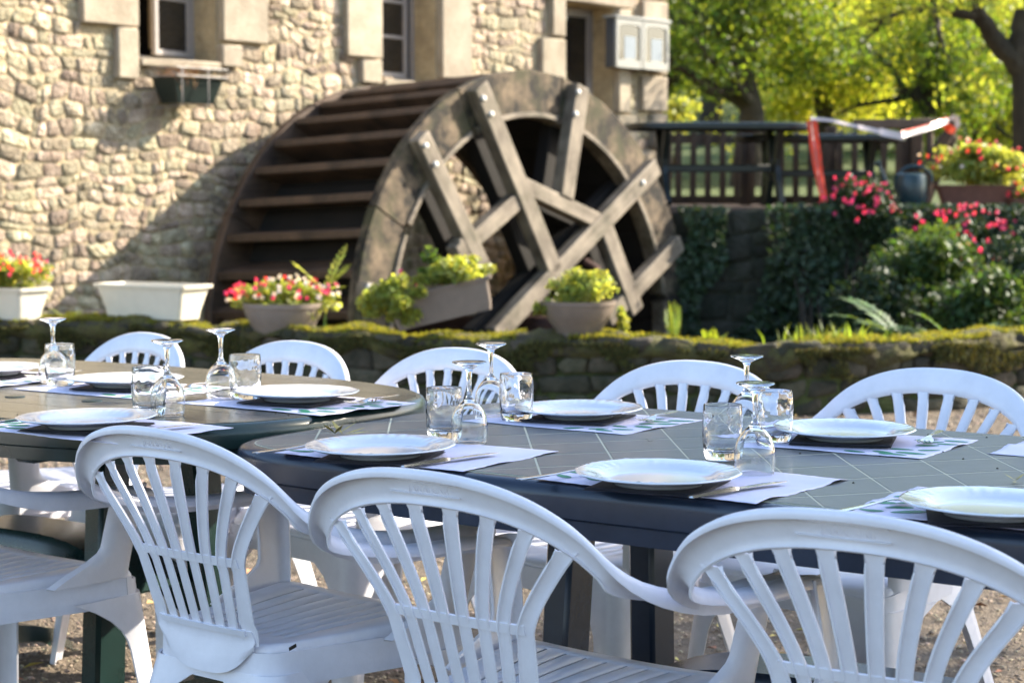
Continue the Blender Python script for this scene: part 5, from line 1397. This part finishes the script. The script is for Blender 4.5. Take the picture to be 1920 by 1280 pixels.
def placemat(p, rz, H, seed, label, flip=False, drape=False):
    W_, D_ = .40, .29; nx, ny = 40, 28; rn = random.Random(seed)
    def zf(x, y): return .0022+.0016*noise.noise(Vector((x*9+seed, y*9, 0)))+.011*max(0, abs(x)/.2-.72)*noise.noise(Vector((y*14, seed, 2)))*2 
    def XY(i, j):
        x = -W_/2+W_*i/nx; y = -D_/2+D_*j/ny; ex = .0022*abs(math.sin(y*math.pi/.028)); ey = .0022*abs(math.sin(x*math.pi/.028))
        if i in (0, nx): x += ex*(1 if i == 0 else -1)
        if j in (0, ny): y += ey*(1 if j == 0 else -1)
        return x, y
    V = []; F = []
    for j in range(ny+1):
        for i in range(nx+1):
            x, y = XY(i, j); V.append((x, y, max(.0012, zf(x, y))))
    n = len(V); 
    for j in range(ny):
        for i in range(nx): a = j*(nx+1)+i; F.append((a, a+1, a+nx+2, a+nx+1))
    o = mesh('placemat', V, F, M['mat']); md = o.modifiers.new('Solidify', 'SOLIDIFY'); md.thickness = .0005; md.offset = -1
    o.location = p; o.rotation_euler = (0, 0, rz); tag(o, label, 'placemat', 'white paper placemats')
    # printed green leaves along the diner's left side and back
    sx = -1
    spots = [(-.150, -.02), (-.172, .03), (-.128, .045), (-.160, .085), (-.115, .10), (-.07, .118), (-.145, -.065), (-.172, -.105), (-.120, -.095), (-.178, -.045), (-.14, .118)]
    mb = MB()
    for (x, y) in spots:
        a = rn.uniform(-.5, .9); L = rn.uniform(.030, .046); d = Vector((math.cos(a), math.sin(a), 0)); s_ = Vector((-d.y, d.x, 0)); c = Vector((x, y, 0))
        ring = []
        for k in range(12):
            t = k/12*2*math.pi; q = c+d*L*.5*math.cos(t)*1.2+s_*L*.26*math.sin(t)*(1+.3*math.cos(t)); ring.append(Vector((q.x, q.y, max(.0012, zf(q.x, q.y))+.0006)))
        cc = Vector((c.x, c.y, max(.0012, zf(c.x, c.y))+.0006)); mb.add(ring+[cc], [(k, (k+1) % 12, 12) for k in range(12)])
    tag(mb.build('leaf_print', M['leafprint'], o, smooth=False), kind='stuff')
    return o
def napkin(p, rz, seed, label):
    mb = MB(); s = .178
    for k in range(3):
        rows_ = []
        for i in range(9):
            row = []
            for j in range(9):
                x = (i/8-.5)*s*(1-.01*k); y = (j/8-.5)*s*(1-.02*k)+.002*k
                row.append(Vector((x, y, .0012+.0011*k+.0022*noise.noise(Vector((x*14+seed, y*14, k)))*(abs(x)+abs(y))/s)))
            rows_.append(row)
        mb.sheet(rows_, .0008)
    o = mb.build('napkin', M['napkin'], None, autos=60); o.location = p; o.rotation_euler = (0, 0, rz); tag(o, label, 'napkin', 'folded black paper napkins'); return o
SET = [  # key, plate centre px,py, table height, facing (+1 near side, -1 far side), where, napkin turn, glasses (tumbler px,py),(goblet px,py)
    ('A', 713, 831, HT, 1, "at the tiled table's near left corner", 20, (833, 826), (880, 835)),
    ('B', 1234, 881, HT, 1, "centred on the tiled table's near side", 14, (1354, 866), (1415, 893)),
    ('C', 1862, 937, HT, 1, "nearest the lower right of the photo", 22, None, None),
    ('FM', 1085, 762, HT, -1, "on the tiled table's far side, left", 12, (968, 793), (921, 784)),
    ('FR', 1583, 800, HT, -1, "on the tiled table's far side, right", 18, (1451, 833), (1399, 818)),
    ('L1', 163, 778, HL, 1, 'on the planked table\'s near side', 14, (280, 782), (315, 783)),
    ('LF1', 557, 731, HL, -1, "on the planked table's far right corner", 10, (460, 752), (415, 752)),
    ('LF2', 235, 706, HL, -1, "on the planked table's far side, middle", 16, (113, 727), (101, 722)),
    ('LF3', -22, 686, HL, -1, "at the left edge on the planked table", 12, None, None)]
for k, (key, px, py, H, fc_, where, nt_, tb_, gb) in enumerate(SET):
    c = onz(px, py, H+.028); s_, t_ = to_st(c); c = st(s_, t_)
    rz = AX if fc_ > 0 else AX+math.pi; rz += R([1, -2, 2, -1.5, 2, 0, -2, 1.5, 0][k])
    f = Matrix.Rotation(rz, 3, 'Z')
    tm_ = max(tA0+.15+.002, t_) if fc_ > 0 and H == HT else t_
    mc = st(s_-.0, (tA0+.150 if fc_ > 0 and H == HT else (t_+.03 if fc_ > 0 else t_-.0)))
    placemat((mc.x, mc.y, H), rz, H, k*7+1, 'white paper placemat with green leaf print '+where, fc_ < 0)
    napkin((c.x, c.y, H+.0045), rz+R(nt_), k*3, 'black napkin under the plate '+where)
    put('dinner_plate', (c.x, c.y, H+.0085), rz+k, 'white dinner plate '+where, 'plate', 'white dinner plates laid on the tables', rx=R(.5))
    g_ = 'forks laid beside the plates'
    if fc_ > 0: o1 = f @ Vector((-.128, .020, 0)); fa = rz+R(-52)
    else: o1 = f @ Vector((-.150, -.012, 0)); fa = rz+R(-38)
    if fc_ > 0: o1 = f @ Vector((-.158, -.01, 0)); fa = rz+R(-15)
    else: o1 = f @ Vector((-.132, -.085, 0)); fa = rz+R(12)
    put('fork', (c.x+o1.x, c.y+o1.y, H+.0065), fa, 'steel fork left of the plate '+where, 'fork', g_)
    o2 = f @ (Vector((.125, .03, 0)) if fc_ > 0 else Vector((.14, -.05, 0))); put('knife', (c.x+o2.x, c.y+o2.y, H+.0055), rz+R(-9 if fc_ > 0 else -8), 'steel knife right of the plate '+where, 'knife', 'knives laid beside the plates')
    if tb_:
        p = onz(tb_[0], tb_[1]-3, H); put('tumbler', (p.x, p.y, H+.0012), k*1.3, 'clear tumbler beside the upturned glass '+where, 'tumbler', 'clear water tumblers')
        p = onz(gb[0], gb[1]-4, H); put('wine_glass', (p.x, p.y, H+.0012), k, 'upturned stemmed wine glass '+where, 'wine glass', 'wine glasses standing upside down')
# a mat whose corner shows at the right edge of the tiled table
c = onz(1890, 853, HT); s_, t_ = to_st(c); mc = st(s_+.16, t_+.14); placemat((mc.x, mc.y, HT), AX+math.pi+R(3), HT, 77, 'white placemat of which only a corner shows at the right edge')
# leaves and twigs on the tables and seats
def litter(name, px, py, z, label, m, L=.03, n=5, cat='dry leaf'):
    p = onz(px, py, z); mb = MB()
    for i in range(n):
        a = random.uniform(0, 6.28); d = Vector((math.cos(a), math.sin(a), random.uniform(.05, .7))).normalized(); q = Vector((random.uniform(-.3, .3)*L, random.uniform(-.3, .3)*L, .002))
        s_ = Vector((-d.y, d.x, 0)).normalized()*L*.12; mb.add([q, q+d*L*.5+s_, q+d*L, q+d*L*.5-s_], [(0, 1, 2, 3)])
    o = mb.build(name, m, None, smooth=False); o.location = (p.x, p.y, z+.0015); tag(o, label, cat)
litter('seed_twig', 640, 817, HT, 'pale branched seed twig beside the left plate of the tiled table', M['yellowleaf'], .045, 7, 'twig')
litter('dry_flower', 702, 757, HL, 'brown dried flower on the planked table near its end', M['dryleaf'], .02, 7, 'dry flower')
litter('dry_leaf', 1221, 832, HT, 'tiny dark leaf scrap in the middle of the tiled table', M['bark'], .012, 3)
litter('dry_leaf', 1900, 905, HT, 'small yellow leaf behind the right-hand plate', M['yellowleaf'], .022, 5)
litter('dry_leaf', 738, 752, HL, 'dark leaf scrap at the end of the planked table', M['bark'], .012, 3)
litter('dry_leaf', 545, 1228, .430, 'long dry olive leaf on the seat of the full-view chair', M['bark'], .055, 1)
litter('dry_leaf', 1175, 1034, .43, 'curled brown leaf on a far chair seat under the tiled table', M['dryleaf'], .03, 6)
def specks(name, H, pts, label):
    mb = MB()
    for (x, y) in pts:
        p = onz(x, y, H+.001); mb.lathe([(.0001, .002), (.0018, .001), (.002, 0)], 7, (p.x, p.y, H+.0008))
    o = mb.build(name, M['bark'], None); tag(o, label, 'specks', kind='stuff')
specks('debris_specks', HL, [(517, 774), (541, 778), (33, 777), (610, 770), (640, 762)], 'dark specks of debris on the planked table')
specks('debris_specks', HT, [(1768, 847), (1806, 860), (1600, 905), (1850, 820), (1070, 800), (1500, 850), (1740, 815), (1870, 878), (1650, 855)], 'dark specks of debris on the tiled table')
